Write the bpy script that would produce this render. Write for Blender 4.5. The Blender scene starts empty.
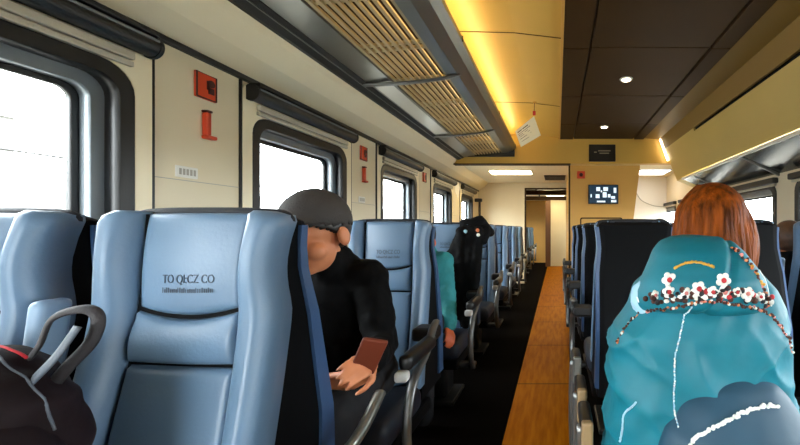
import bpy, bmesh, math, random
from mathutils import Vector, Matrix, noise
from mathutils.bvhtree import BVHTree
random.seed(7)
scene = bpy.context.scene
COL = scene.collection
PI = math.pi
EYE = 1.175                      # camera height above the floor

# ------------------------------------------------------------------ materials
def lin(c):
    c = c / 255.0
    return c / 12.92 if c <= 0.04045 else ((c + 0.055) / 1.055) ** 2.4
def rgb(r, g, b): return (lin(r), lin(g), lin(b), 1.0)
MATS = {}
def mat(name, col, rough=0.5, metal=0.0, spec=0.5, emit=None, estr=0.0, var=0.0, vscale=8.0, bump=0.0, bscale=60.0, coat=0.0, stretch=None):
    m = bpy.data.materials.new(name); m.use_nodes = True
    nt = m.node_tree; b = nt.nodes['Principled BSDF']
    b.inputs['Base Color'].default_value = col
    b.inputs['Roughness'].default_value = rough
    b.inputs['Metallic'].default_value = metal
    b.inputs['Specular IOR Level'].default_value = spec
    b.inputs['Coat Weight'].default_value = coat
    if emit:
        b.inputs['Emission Color'].default_value = emit
        b.inputs['Emission Strength'].default_value = estr
    if var or bump:
        tc = nt.nodes.new('ShaderNodeTexCoord')
        mp = nt.nodes.new('ShaderNodeMapping')
        nt.links.new(tc.outputs['Object'], mp.inputs['Vector'])
        if stretch: mp.inputs['Scale'].default_value = stretch
    if var:
        n = nt.nodes.new('ShaderNodeTexNoise'); n.inputs['Scale'].default_value = vscale; n.inputs['Detail'].default_value = 4
        nt.links.new(mp.outputs[0], n.inputs['Vector'])
        r = nt.nodes.new('ShaderNodeValToRGB')
        r.color_ramp.elements[0].position = .3; r.color_ramp.elements[1].position = .7
        r.color_ramp.elements[0].color = tuple(c * (1 - var) for c in col[:3]) + (1,)
        r.color_ramp.elements[1].color = tuple(min(1, c * (1 + var)) for c in col[:3]) + (1,)
        nt.links.new(n.outputs[0], r.inputs[0]); nt.links.new(r.outputs[0], b.inputs['Base Color'])
    if bump:
        n2 = nt.nodes.new('ShaderNodeTexNoise'); n2.inputs['Scale'].default_value = bscale; n2.inputs['Detail'].default_value = 3
        nt.links.new(mp.outputs[0], n2.inputs['Vector'])
        bp = nt.nodes.new('ShaderNodeBump'); bp.inputs['Strength'].default_value = bump; bp.inputs['Distance'].default_value = .01
        nt.links.new(n2.outputs[0], bp.inputs['Height']); nt.links.new(bp.outputs[0], b.inputs['Normal'])
    MATS[name] = m
    return m

M_LEATHER = mat('seat_leather', rgb(92, 119, 146), .40, spec=.5, var=.07, vscale=5, bump=.06, bscale=140)
M_NAVY = mat('seat_side_leather', rgb(46, 74, 112), .45, var=.06, vscale=6, bump=.05, bscale=120)
M_CUSH = mat('seat_cushion_dark', rgb(22, 30, 44), .55, var=.08, vscale=6)
M_SHELL = mat('seat_shell', rgb(5, 6, 8), .7, spec=.10, var=.1, vscale=10)
M_SEAM = mat('seat_seam', rgb(14, 18, 26), .7)
M_PRINT = mat('headrest_print', rgb(62, 76, 92), .7)
M_BLACKP = mat('black_plastic', rgb(16, 16, 17), .42)
M_RUBBER = mat('black_rubber', rgb(12, 13, 14), .45, spec=.5)
M_SILVER = mat('satin_aluminium', rgb(120, 121, 120), .38, metal=.8)
M_TIP = mat('pale_grey_plastic', rgb(186, 188, 186), .4)
M_TAN = mat('tan_plastic', rgb(142, 118, 84), .45)
M_WALL = mat('cream_laminate', rgb(222, 210, 180), .45, spec=.35, var=.03, vscale=2)
M_COVE = mat('cream_cove', rgb(240, 228, 196), .5, spec=.3, var=.03, vscale=2)
M_COVER = mat('cover_laminate', rgb(206, 178, 100), .42, spec=.35, var=.05, vscale=1.5)
M_YELLOW = mat('warm_ceiling_laminate', rgb(206, 166, 80), .4, spec=.4, var=.04, vscale=1.5)
M_TANWALL = mat('tan_partition_laminate', rgb(200, 154, 78), .45, spec=.35, var=.04, vscale=2)
M_BROWN = mat('brown_ceiling_panel', rgb(60, 41, 20), .55, spec=.12, var=.08, vscale=3)
M_WHITEW = mat('white_laminate', rgb(235, 232, 222), .5)
M_RACK = mat('rack_dark_metal', rgb(36, 34, 30), .5, metal=.1, spec=.4)
M_RACKP = mat('rack_grey_panel', rgb(112, 112, 106), .28, metal=.5)
M_SLAT = mat('rack_slat_bronze', rgb(168, 150, 112), .42, metal=.3)
M_DIFF = mat('rack_diffuser', rgb(222, 220, 208), .25)
M_SMOKE = mat('smoked_shelf', rgb(60, 60, 56), .16, spec=.7)
M_RAIL = mat('bright_rail', rgb(240, 238, 230), .3)
M_GREYF = mat('grey_window_frame', rgb(128, 136, 142), .35, metal=.4)
M_BLIND = mat('blind_dark_roll', rgb(30, 31, 30), .4)
M_BLINDR = mat('blind_pale_rail', rgb(186, 180, 162), .4)
M_RED = mat('red_orange_plastic', rgb(206, 66, 26), .4)
M_DKRED = mat('dark_red_emblem', rgb(70, 18, 14), .5)
M_LABEL = mat('label_white', rgb(232, 230, 222), .5)
M_PAPER = mat('paper_card', rgb(232, 236, 220), .6)
M_INK = mat('ink', rgb(70, 82, 92), .7)
M_DIM = mat('dim_ink', rgb(172, 168, 156), .7)
M_SKIN = mat('skin', rgb(206, 132, 92), .5, var=.05, vscale=15)
M_SKIN2 = mat('skin_tan', rgb(190, 120, 82), .5, var=.05, vscale=15)
M_BLACKC = mat('black_cloth', rgb(10, 10, 11), .85, spec=.12, var=.25, vscale=18, bump=.2, bscale=50)
M_CAP = mat('charcoal_cap', rgb(46, 42, 40), .8, var=.12, vscale=30, bump=.2, bscale=160)
M_DENIM = mat('dark_trousers', rgb(20, 21, 26), .85, var=.15, vscale=20)
M_TEAL = mat('teal_softshell', rgb(12, 108, 126), .55, spec=.35, var=.16, vscale=6, bump=.5, bscale=11)
M_TEALD = mat('deep_blue_panel', rgb(28, 66, 88), .6, var=.1, vscale=8, bump=.15, bscale=12)
M_TEAL2 = mat('teal_sleeve', rgb(36, 140, 148), .7, var=.12, vscale=14, bump=.3, bscale=22)
M_PALEB = mat('pale_blue_lining', rgb(150, 190, 210), .6)
M_AUBURN = mat('auburn_hair', rgb(112, 54, 10), .55, spec=.1, var=.7, vscale=16, bump=.6, bscale=40, stretch=(4, 4, .25))
M_DKHAIR = mat('dark_hair', rgb(22, 18, 16), .5, var=.3, vscale=40)
M_BRHAIR = mat('brown_hair', rgb(78, 50, 30), .5, var=.3, vscale=40)
M_WHITET = mat('white_thread', rgb(226, 230, 226), .8)
M_PINK = mat('pink_thread', rgb(208, 128, 120), .8)
M_REDT = mat('red_thread', rgb(180, 44, 50), .8)
M_BRNT = mat('brown_thread', rgb(70, 36, 26), .8)
M_GOLD = mat('gold_thread', rgb(196, 150, 52), .7)
M_ORNT = mat('orange_thread', rgb(206, 120, 74), .8)
M_BAG = mat('maroon_black_bag', rgb(22, 9, 13), .75, spec=.2, var=.35, vscale=9, bump=.25, bscale=24)
M_BAGRED = mat('red_piping', rgb(186, 28, 44), .6)
M_STRAP = mat('bag_strap', rgb(30, 26, 30), .7, bump=.2, bscale=200)
M_STRAPG = mat('grey_strap', rgb(76, 84, 94), .6, bump=.2, bscale=200)
M_PHONE = mat('brown_phone_case', rgb(96, 40, 22), .5)
M_LAMP = mat('lamp_lens', rgb(255, 240, 210), .4, emit=(1, .82, .55, 1), estr=9)
M_COVEL = mat('cove_lamp', rgb(255, 230, 170), .4, emit=(1, .78, .38, 1), estr=17)
M_FILLW = mat('white_fill_lamp', rgb(255, 252, 245), .4, emit=(.95, .97, 1, 1), estr=4)
M_VESTL = mat('vestibule_lamp', rgb(255, 235, 190), .4, emit=(1, .80, .46, 1), estr=22)
M_SCREEN = mat('screen_dark', rgb(14, 22, 34), .2, emit=(.05, .12, .2, 1), estr=.25)
M_SCRW = mat('screen_blocks', rgb(200, 215, 225), .3, emit=(.75, .85, .95, 1), estr=.7)
M_SIGN = mat('sign_dark', rgb(24, 20, 16), .3)
M_SIGNT = mat('sign_text', rgb(150, 140, 116), .5)
M_GROUND = mat('ballast_ground', rgb(120, 116, 108), .9, var=.2, vscale=.6)
M_HILL = mat('pale_bank', rgb(112, 112, 108), .9, var=.35, vscale=.35)
M_HOUSE = mat('pale_render', rgb(96, 94, 90), .9)
M_HOUSEW = mat('dark_opening', rgb(62, 62, 62), .6)
M_WIRE = mat('trackside_wire', rgb(14, 14, 14), .6)

def glass_mat(name, tint):
    m = bpy.data.materials.new(name); m.use_nodes = True
    nt = m.node_tree; nt.nodes.clear()
    o = nt.nodes.new('ShaderNodeOutputMaterial'); mx = nt.nodes.new('ShaderNodeMixShader')
    t = nt.nodes.new('ShaderNodeBsdfTransparent'); t.inputs[0].default_value = tint
    g = nt.nodes.new('ShaderNodeBsdfGlossy'); g.inputs['Roughness'].default_value = .02
    f = nt.nodes.new('ShaderNodeFresnel'); f.inputs[0].default_value = 1.45
    ge = nt.nodes.new('ShaderNodeNewGeometry'); mm = nt.nodes.new('ShaderNodeMath'); mm.operation = 'SUBTRACT'; mm.use_clamp = True
    nt.links.new(f.outputs[0], mm.inputs[0]); nt.links.new(ge.outputs['Backfacing'], mm.inputs[1])
    nt.links.new(mm.outputs[0], mx.inputs[0]); nt.links.new(t.outputs[0], mx.inputs[1]); nt.links.new(g.outputs[0], mx.inputs[2])
    nt.links.new(mx.outputs[0], o.inputs[0]); return m
M_GLASS = glass_mat('window_glass', (.95, .97, .97, 1))

def floor_mat():
    m = mat('floor_vinyl', rgb(150, 104, 48), .42, spec=0.0, metal=.3)
    nt = m.node_tree; b = nt.nodes['Principled BSDF']
    tc = nt.nodes.new('ShaderNodeTexCoord'); sp = nt.nodes.new('ShaderNodeSeparateXYZ')
    nt.links.new(tc.outputs['Object'], sp.inputs[0])
    def mth(op, a, bb):
        n = nt.nodes.new('ShaderNodeMath'); n.operation = op
        for i, v in enumerate((a, bb)):
            if isinstance(v, (int, float)): n.inputs[i].default_value = v
            else: nt.links.new(v, n.inputs[i])
        return n.outputs[0]
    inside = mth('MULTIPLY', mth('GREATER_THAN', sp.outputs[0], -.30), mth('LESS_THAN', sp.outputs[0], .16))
    nz = nt.nodes.new('ShaderNodeTexNoise'); nz.inputs['Scale'].default_value = 5; nz.inputs['Detail'].default_value = 6
    mp = nt.nodes.new('ShaderNodeMapping'); mp.inputs['Scale'].default_value = (6, .8, 1)
    nt.links.new(tc.outputs['Object'], mp.inputs[0]); nt.links.new(mp.outputs[0], nz.inputs['Vector'])
    r = nt.nodes.new('ShaderNodeValToRGB')
    r.color_ramp.elements[0].position = .32; r.color_ramp.elements[1].position = .7
    r.color_ramp.elements[0].color = rgb(136, 76, 2); r.color_ramp.elements[1].color = rgb(164, 102, 8)
    nt.links.new(nz.outputs[0], r.inputs[0])
    # joint lines across the aisle
    fr = mth('FRACT', mth('MULTIPLY', sp.outputs[1], 1.1), 0)
    j = mth('LESS_THAN', fr, .012)
    mj = nt.nodes.new('ShaderNodeMix'); mj.data_type = 'RGBA'
    nt.links.new(j, mj.inputs[0]); nt.links.new(r.outputs[0], mj.inputs[6]); mj.inputs[7].default_value = rgb(60, 40, 18)
    mx = nt.nodes.new('ShaderNodeMix'); mx.data_type = 'RGBA'
    nt.links.new(inside, mx.inputs[0]); mx.inputs[6].default_value = rgb(13, 11, 10); nt.links.new(mj.outputs[2], mx.inputs[7])  # floor beside the aisle strip painted near black as under-seat shade
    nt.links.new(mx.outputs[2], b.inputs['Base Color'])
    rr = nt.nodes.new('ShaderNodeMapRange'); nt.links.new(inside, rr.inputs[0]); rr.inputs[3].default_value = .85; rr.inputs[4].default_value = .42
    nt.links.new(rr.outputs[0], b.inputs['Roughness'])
    return m
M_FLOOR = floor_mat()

# ------------------------------------------------------------------ object helpers
def link(name, me, m=None, parent=None, smooth=True, kind=None):
    o = bpy.data.objects.new(name, me); COL.objects.link(o)
    if m is not None and not me.materials: me.materials.append(m)
    if smooth:
        for p in me.polygons: p.use_smooth = True
    if parent is not None: o.parent = parent
    if kind: o['kind'] = kind
    return o
def obj(name, bm, m, parent=None, smooth=False, kind=None):
    me = bpy.data.meshes.new(name)
    bmesh.ops.recalc_face_normals(bm, faces=bm.faces[:])
    bm.to_mesh(me); bm.free()
    return link(name, me, m, parent, smooth, kind)
def thing(name, label, cat, loc=(0, 0, 0), rz=0, group=None):
    o = bpy.data.objects.new(name, None); COL.objects.link(o)
    o.location = loc; o.rotation_euler = (0, 0, rz); o.empty_display_size = .1
    o['label'] = label; o['category'] = cat
    if group: o['group'] = group
    return o
def tag(o, label, cat, group=None):
    o['label'] = label; o['category'] = cat
    if group: o['group'] = group
    return o
def copy_tree(o, parent=None):
    c = o.copy(); COL.objects.link(c); c.parent = parent
    for ch in list(o.children):
        copy_tree(ch, c)
    return c
def NB(): return bmesh.new()
def box(bm, x0, x1, y0, y1, z0, z1, bev=0.0, seg=2):
    r = bmesh.ops.create_cube(bm, size=1)
    vs = r['verts']
    for v in vs:
        v.co = Vector(((x0 + x1) / 2 + v.co.x * (x1 - x0), (y0 + y1) / 2 + v.co.y * (y1 - y0), (z0 + z1) / 2 + v.co.z * (z1 - z0)))
    if bev:
        es = list({e for v in vs for e in v.link_edges})
        bmesh.ops.bevel(bm, geom=es, offset=bev, segments=seg, affect='EDGES', profile=.5)
    return bm
def extr(bm, poly, a0, a1, axis='y'):
    """closed polygon swept along one axis: axis y takes (x,z), axis x takes (y,z), axis z takes (x,y)"""
    def P(p, a):
        return {'y': (p[0], a, p[1]), 'x': (a, p[0], p[1]), 'z': (p[0], p[1], a)}[axis]
    v0 = [bm.verts.new(P(p, a0)) for p in poly]; v1 = [bm.verts.new(P(p, a1)) for p in poly]
    n = len(poly)
    bm.faces.new(v0); bm.faces.new(list(reversed(v1)))
    for i in range(n):
        bm.faces.new((v0[i], v1[i], v1[(i + 1) % n], v0[(i + 1) % n]))
    return bm
def tube(bm, pts, r, sides=8, rx=None, closed=False):
    """round (or flat, with rx = (width, thickness)) tube along points"""
    pts = [Vector(p) for p in pts]; n = len(pts); rings = []
    up = None
    for i, p in enumerate(pts):
        t = (pts[min(i + 1, n - 1)] - pts[max(i - 1, 0)]).normalized()
        if up is None:
            up = Vector((0, 0, 1)) if abs(t.z) < .9 else Vector((1, 0, 0))
        a = t.cross(up).normalized(); b = a.cross(t).normalized(); up = b
        rr = r[i] if isinstance(r, (list, tuple)) else r
        ring = []
        for k in range(sides):
            an = 2 * PI * k / sides
            wa, wb = (rx if rx else (rr, rr))
            ring.append(bm.verts.new(p + a * math.cos(an) * wa + b * math.sin(an) * wb))
        rings.append(ring)
    for i in range(n - 1):
        for k in range(sides):
            bm.faces.new((rings[i][k], rings[i][(k + 1) % sides], rings[i + 1][(k + 1) % sides], rings[i + 1][k]))
    bm.faces.new(rings[0]); bm.faces.new(list(reversed(rings[-1])))
    return bm
def spline(pts, n=8):
    """Catmull-Rom through points"""
    P = [Vector(p) for p in pts]; out = []
    for i in range(len(P) - 1):
        p0 = P[max(i - 1, 0)]; p1 = P[i]; p2 = P[i + 1]; p3 = P[min(i + 2, len(P) - 1)]
        for k in range(n):
            t = k / n
            out.append(.5 * ((2 * p1) + (p2 - p0) * t + (2 * p0 - 5 * p1 + 4 * p2 - p3) * t * t + (3 * p1 - p0 - 3 * p2 + p3) * t ** 3))
    out.append(P[-1]); return out
def ball(bm, c, r, seg=16, rot=None, M=None):
    """ellipsoid, r a number or three radii"""
    rr = Vector((r, r, r)) if isinstance(r, (int, float)) else Vector(r)
    if M is None: M = Matrix.Translation(Vector(c)) @ (rot.to_matrix().to_4x4() if rot else Matrix())
    else: M = M @ Matrix.Translation(Vector(c))
    nv = max(6, seg // 2 + 2); rings = []
    top = bm.verts.new(M @ Vector((0, 0, rr.z))); bot = bm.verts.new(M @ Vector((0, 0, -rr.z)))
    for i in range(1, nv):
        a = PI * i / nv; sa, ca = math.sin(a), math.cos(a)
        rings.append([bm.verts.new(M @ Vector((rr.x * sa * math.cos(2 * PI * k / seg), rr.y * sa * math.sin(2 * PI * k / seg), rr.z * ca))) for k in range(seg)])
    for k in range(seg):
        q = (k + 1) % seg
        bm.faces.new((top, rings[0][k], rings[0][q])); bm.faces.new((bot, rings[-1][q], rings[-1][k]))
        for r0, r1 in zip(rings, rings[1:]): bm.faces.new((r0[k], r1[k], r1[q], r0[q]))
def limb(bm, p0, p1, r0, r1, seg=14):
    p0 = Vector(p0); p1 = Vector(p1); d = p1 - p0
    if d.length > 1e-5:
        Q = d.to_track_quat('Z', 'Y').to_matrix(); a, b = Q.col[0], Q.col[1]
        v0 = []; v1 = []
        for k in range(seg):
            t = 2 * PI * k / seg; e = a * math.cos(t) + b * math.sin(t)
            v0.append(bm.verts.new(p0 + e * r0)); v1.append(bm.verts.new(p1 + e * r1))
        bm.faces.new(list(reversed(v0))); bm.faces.new(v1)
        for k in range(seg): bm.faces.new((v0[k], v0[(k + 1) % seg], v1[(k + 1) % seg], v1[k]))
    ball(bm, p0, r0, seg); ball(bm, p1, r1, seg)
def eval_mesh(o):
    dg = bpy.context.evaluated_depsgraph_get(); dg.update()
    me = bpy.data.meshes.new_from_object(o.evaluated_get(dg)); return me
def fuse(bm, voxel=.006, smooth=6, fac=.5):
    """melt overlapping closed shapes into one continuous skin"""
    me = bpy.data.meshes.new('tmp'); bmesh.ops.recalc_face_normals(bm, faces=bm.faces[:]); bm.to_mesh(me); bm.free()
    o = bpy.data.objects.new('tmp', me); COL.objects.link(o)
    r = o.modifiers.new('r', 'REMESH'); r.mode = 'VOXEL'; r.voxel_size = voxel
    s = o.modifiers.new('s', 'SMOOTH'); s.iterations = smooth; s.factor = fac
    out = eval_mesh(o); bpy.data.objects.remove(o); bpy.data.meshes.remove(me)
    return out
def displace(me, fn):
    """push every vertex along its normal by fn(position)"""
    N_ = [v.normal.copy() for v in me.vertices]; C_ = [v.co.copy() for v in me.vertices]
    for v, n, c in zip(me.vertices, N_, C_): v.co = c + n * fn(c)
def wrinkle(me, amp, scale, seed=0, zs=1.0):
    def f(c):
        return (noise.noise(Vector((c.x * scale + seed, c.y * scale, c.z * scale * zs))) + .5 * noise.noise(Vector((c.x * scale * 2.3 + seed, c.y * scale * 2.3, c.z * scale * 2.3 * zs)))) * amp
    displace(me, f)
def plate(outer, holes, t, m, name, parent, to3d, kind=None, smooth=False):
    """flat plate with holes: 2D curve filled and extruded, then mapped to 3D by to3d(u, v, w) with w in -t/2..t/2"""
    cu = bpy.data.curves.new('tmp', 'CURVE'); cu.dimensions = '2D'; cu.fill_mode = 'BOTH'; cu.extrude = t / 2
    for poly in [outer] + holes:
        s = cu.splines.new('POLY'); s.points.add(len(poly) - 1)
        for i, p in enumerate(poly): s.points[i].co = (p[0], p[1], 0, 1)
        s.use_cyclic_u = True
    o = bpy.data.objects.new('tmp', cu); COL.objects.link(o)
    me = eval_mesh(o); bpy.data.objects.remove(o); bpy.data.curves.remove(cu)
    me.name = name
    for v in me.vertices: v.co = Vector(to3d(*v.co))
    bm = bmesh.new(); bm.from_mesh(me); bmesh.ops.remove_doubles(bm, verts=bm.verts[:], dist=1e-5)
    bmesh.ops.recalc_face_normals(bm, faces=bm.faces[:]); bm.to_mesh(me); bm.free()
    me.materials.clear()
    return link(name, me, m, parent, smooth, kind)
def rrect(y0, y1, z0, z1, r, n=6):
    out = []
    for cy, cz, a0 in ((y1 - r, z1 - r, 0), (y0 + r, z1 - r, 90), (y0 + r, z0 + r, 180), (y1 - r, z0 + r, 270)):
        for k in range(n + 1):
            a = math.radians(a0 + 90 * k / n); out.append((cy + r * math.cos(a), cz + r * math.sin(a)))
    return out
def rect(y0, y1, z0, z1): return [(y0, z0), (y1, z0), (y1, z1), (y0, z1)]
def text_mesh(s, size):
    cu = bpy.data.curves.new('tmp', 'FONT'); cu.body = s; cu.size = size; cu.align_x = 'CENTER'; cu.extrude = .0004
    o = bpy.data.objects.new('tmp', cu); COL.objects.link(o)
    me = eval_mesh(o); bpy.data.objects.remove(o); bpy.data.curves.remove(cu); me.materials.clear()
    return me

# ------------------------------------------------------------------ room shell
Y0, YB, YP, YE = -1.75, 5.28, 7.8, 12.6         # rear end, bulkhead, far partition, end of the next saloon
XL, XR = -1.70, 2.10
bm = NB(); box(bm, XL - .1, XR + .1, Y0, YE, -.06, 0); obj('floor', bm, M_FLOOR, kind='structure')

# left wall with rounded window openings
LW = [(2.01 + 1.45 * (k - 2), 2.875 + 1.45 * (k - 2)) for k in (0, 1, 2, 3, 4, 5, 7, 8)]
WZ0, WZ1 = .72, 1.80
wallL = plate(rect(Y0, YE, 0, 2.03), [rrect(a, b, WZ0, WZ1, .10) for a, b in LW], .06, M_WALL, 'wall_left', None,
              lambda u, v, w: (XL - .03 + w, u, v), kind='structure')
RW = [(2.0 + 1.45 * j, 3.15 + 1.45 * j) for j in range(-2, 4)]
RZ1 = 1.605
plate(rect(Y0, YE, 0, 2.62), [rrect(a, b, WZ0, RZ1, .08) for a, b in RW], .06, M_WALL, 'wall_right', None,
      lambda u, v, w: (XR + .03 + w, u, v), kind='structure')
FILL_WIN = [(-1.45, -.45)]  # added window behind the camera, out of view, for front light on the near seats
plate(rect(XL - .1, XR + .1, 0, 2.62), [rrect(a, b, .22, 1.85, .1) for a, b in FILL_WIN], .06, M_WALL, 'wall_rear', None, lambda u, v, w: (u, Y0 - .03 + w, v), kind='structure')
for i, (a, b) in enumerate(FILL_WIN):
    root = bpy.data.objects.new('window_%d' % (20 + i), None); COL.objects.link(root); root['kind'] = 'structure'
    plate(rrect(a - .01, b + .01, .21, 1.86, .11), [rrect(a + .05, b - .05, .27, 1.80, .07)], .08, M_RUBBER, 'rubber_frame', root, lambda u, v, w: (u, Y0 - .03 + w, v))
    plate(rrect(a + .02, b - .02, .24, 1.83, .07), [], .004, M_GLASS, 'glass_pane', root, lambda u, v, w: (u, Y0 - .05 + w, v))
bm = NB(); box(bm, XL - .1, XR + .1, YE, YE + .08, 0, 2.62); obj('wall_far_end', bm, M_TANWALL, kind='structure')
# cove between wall top and rack
bm = NB(); extr(bm, [(XL, 2.005), (-1.58, 2.075), (-1.49, 2.16), (-1.455, 2.215), (-1.455, 2.30), (-1.80, 2.30), (-1.80, 2.005)], Y0, YE); obj('trim_1', bm, M_COVE, kind='structure')
# dark line under the cove
bm = NB(); box(bm, XL - .01, XL + .022, Y0, YP, 1.978, 2.006, .004); obj('trim_2', bm, M_RUBBER, kind='structure')

def window(n, y0, y1, z0, z1, xin, side):
    """frame, grey reveal, pane.  side -1: left wall (outside is -x), +1: right wall"""
    root = bpy.data.objects.new('window_%d' % n, None); COL.objects.link(root); root['kind'] = 'structure'
    mp = lambda u, v, w: (xin + side * (.02) + w, u, v)
    plate(rrect(y0 - .012, y1 + .012, z0 - .012, z1 + .012, .11), [rrect(y0 + .035, y1 - .035, z0 + .035, z1 - .04, .075)], .07, M_RUBBER, 'rubber_frame', root, mp)
    mp2 = lambda u, v, w: (xin + side * (.070) + w, u, v)
    plate(rrect(y0 + .012, y1 - .012, z0 + .012, z1 - .012, .08), [rrect(y0 + .075, y1 - .075, z0 + .07, z1 - .085, .05)], .045, M_GREYF, 'metal_frame', root, mp2)
    mp3 = lambda u, v, w: (xin + side * (.104) + w, u, v)
    plate(rrect(y0 + .03, y1 - .03, z0 + .03, z1 - .03, .08), [rrect(y0 + .095, y1 - .095, z0 + .09, z1 - .105, .04)], .022, M_RUBBER, 'outer_gasket', root, mp3)
    mp4 = lambda u, v, w: (xin + side * (.112) + w, u, v)
    plate(rrect(y0 + .04, y1 - .04, z0 + .04, z1 - .04, .05), [], .004, M_GLASS, 'glass_pane', root, mp4)
    return root
for i, (a, b) in enumerate(LW): window(i + 1, a, b, WZ0, WZ1, XL, -1)
for i, (a, b) in enumerate(RW): window(i + 9, a, b, WZ0, RZ1, XR, 1)

# cream surround around each left window, pillar panel seams
for i, (a, b) in enumerate(LW):
    plate(rrect(a - .075, b + .075, WZ0 - .06, 1.97, .05), [rrect(a - .016, b + .016, WZ0 - .016, WZ1 + .016, .11)], .014, M_COVE, 'trim_%d' % (10 + i), None,
          lambda u, v, w: (XL + .006 + w, u, v), kind='structure')
bm = NB()
for i, (a, b) in enumerate(LW):
    for y in (a - .082, b + .082): box(bm, XL - .002, XL + .010, y - .006, y + .006, .4, 1.98)
obj('trim_3', bm, M_RUBBER, kind='structure')
bm = NB()
for k in range(5): box(bm, XL, XL + .004, LW[k][1] + .09, LW[k + 1][0] - .09, 1.395, 1.398)
obj('trim_4', bm, M_DIM, kind='structure')

WN = ['beside the viewer', 'over the nearest window seats', 'behind the man in the cap', 'in the third window along', 'in the fourth window along', 'in the last window before the partition']
for i, (a, b) in enumerate(LW[:6]):
    t = thing('roller_blind', 'dark rolled-up window blind %s' % WN[i], 'blind', (XL, (a + b) / 2, 1.93), group='roller blinds on the window wall')
    L = (b - a) / 2 + .045
    bm = NB(); M = Matrix.Translation((.04, 0, -.012)) @ Matrix.Rotation(PI / 2, 4, 'X')
    bmesh.ops.create_cone(bm, cap_ends=True, segments=24, radius1=.042, radius2=.042, depth=2 * L, matrix=M)
    obj('fabric_roll', bm, M_BLIND, t, smooth=False)
    bm = NB(); box(bm, .015, .078, -L, L, .026, .044, .004); obj('cassette_top', bm, M_RUBBER, t)
    bm = NB(); box(bm, .074, .081, -L, L, .004, .013, .002); obj('modelled_highlight', bm, M_GREYF, t)  # grey strip modelled in place of the glint along the roll
    for s in (-1, 1):
        bm = NB(); M = Matrix.Translation((.04, s * (L + .006), -.012)) @ Matrix.Rotation(PI / 2, 4, 'X')
        bmesh.ops.create_cone(bm, cap_ends=True, segments=20, radius1=.046, radius2=.046, depth=.014, matrix=M); obj('end_cap', bm, M_RUBBER, t)
    bm = NB(); box(bm, .016, .040, -L + .05, L - .05, -.092, -.058, .006); box(bm, .016, .034, -L + .05, L - .05, -.118, -.096, .004); obj('bottom_rail', bm, M_BLINDR, t)
RN = ['at the near end of the far side wall', 'above the right wall window nearest the viewer', 'over the right wall window past the nearest one', 'over the window right of the auburn hair', 'over the window beyond the luggage shelf end', 'over the vestibule window']
for i, (a, b) in enumerate(RW):
    t = thing('roller_blind', 'slim dark blind casing %s' % RN[i], 'blind', (XR - .001, (a + b) / 2, 1.636), group='blind casings on the right wall')
    bm = NB(); box(bm, -.06, 0, -.62, .62, -.025, .03, .012, 3); obj('cassette_top', bm, M_BLIND, t)
    bm = NB(); box(bm, -.035, -.008, -.6, .6, -.05, -.027, .004); obj('bottom_rail', bm, M_BLINDR, t)

# ceilings
bm = NB(); extr(bm, [(-1.52, 2.28), (-1.50, 2.42), (-1.40, 2.50), (-1.2, 2.53), (-.7, 2.56), (-.3, 2.55), (.04, 2.51), (.04, 2.62), (-1.80, 2.62), (-1.80, 2.28)], Y0, YB)
ceil = obj('ceiling', bm, M_YELLOW, kind='structure')
bm = NB(); extr(bm, [(-1.515, 2.28), (-1.495, 2.415), (-1.397, 2.495), (-1.2, 2.524), (-.78, 2.550), (-.78, 2.553), (-1.2, 2.529), (-1.40, 2.499), (-1.50, 2.42), (-1.52, 2.28)], Y0 + .01, YB - .01); obj('rack_shade', bm, M_BROWN, ceil)  # dark sheet added as shade, dulling the lit ceiling seen through the slats
bm = NB()
for j in range(-3, 4):
    y = 2.52 + 1.4 * j
    if Y0 < y < YB: extr(bm, [(-1.1, 2.53), (-.7, 2.557), (-.3, 2.547), (.04, 2.507), (.04, 2.512), (-.3, 2.552), (-.7, 2.562), (-1.1, 2.536)], y - .003, y + .003)
obj('ceiling_joint', bm, M_BROWN, ceil)
bm = NB()
ys = [Y0] + [2.62 + .95 * j for j in range(-5, 3)] + [YB]
ys = [y for y in ys if Y0 <= y <= YB]
for a, b in zip(ys, ys[1:]):
    if b - a < .02: continue
    for x0, x1, z in ((.04, .235, 2.487), (.245, 1.115, 2.495), (1.125, 1.27, 2.487)):
        box(bm, x0 + .002, x1 - .002, a + .004, b - .004, z, 2.52, .004, 1)
obj('brown_panel', bm, M_BROWN, ceil)
bm = NB(); box(bm, .04, 1.28, Y0, YB, 2.521, 2.62); obj('panel_backing', bm, M_RUBBER, ceil)
bm = NB(); box(bm, .028, .046, Y0, YB, 2.480, 2.515, .003); obj('edge_strip', bm, M_TANWALL, ceil)
# bulkhead over the whole width, low ceiling behind it
bm = NB(); box(bm, XL - .1, XR, YB, YB + .12, 2.135, 2.62); blk = obj('wall_bulkhead', bm, M_YELLOW, kind='structure')
bm = NB(); box(bm, XL - .1, .20, YB - .004, YB + .13, 2.125, 2.137, .003); obj('edge_strip', bm, M_BROWN, blk)
bm = NB(); box(bm, XL - .1, XR, YB + .12, YE, 2.17, 2.25); obj('ceiling_vestibule', bm, M_COVE, kind='structure')
# far left partition with wide doorway
plate([(XL, 0), (-.69, 0), (-.69, 2.06), (.30, 2.06), (.30, 2.17), (XL, 2.17)], [], .07, M_WALL, 'wall_partition', None, lambda u, v, w: (u, YP + w, v), kind='structure')
bm = NB(); box(bm, -.70, -.672, YP - .05, YP + .05, 0, 2.06, .006); box(bm, -.69, .21, YP - .05, YP + .05, 2.03, 2.06, .006); obj('door_1', bm, M_BROWN, kind='structure')
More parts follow.
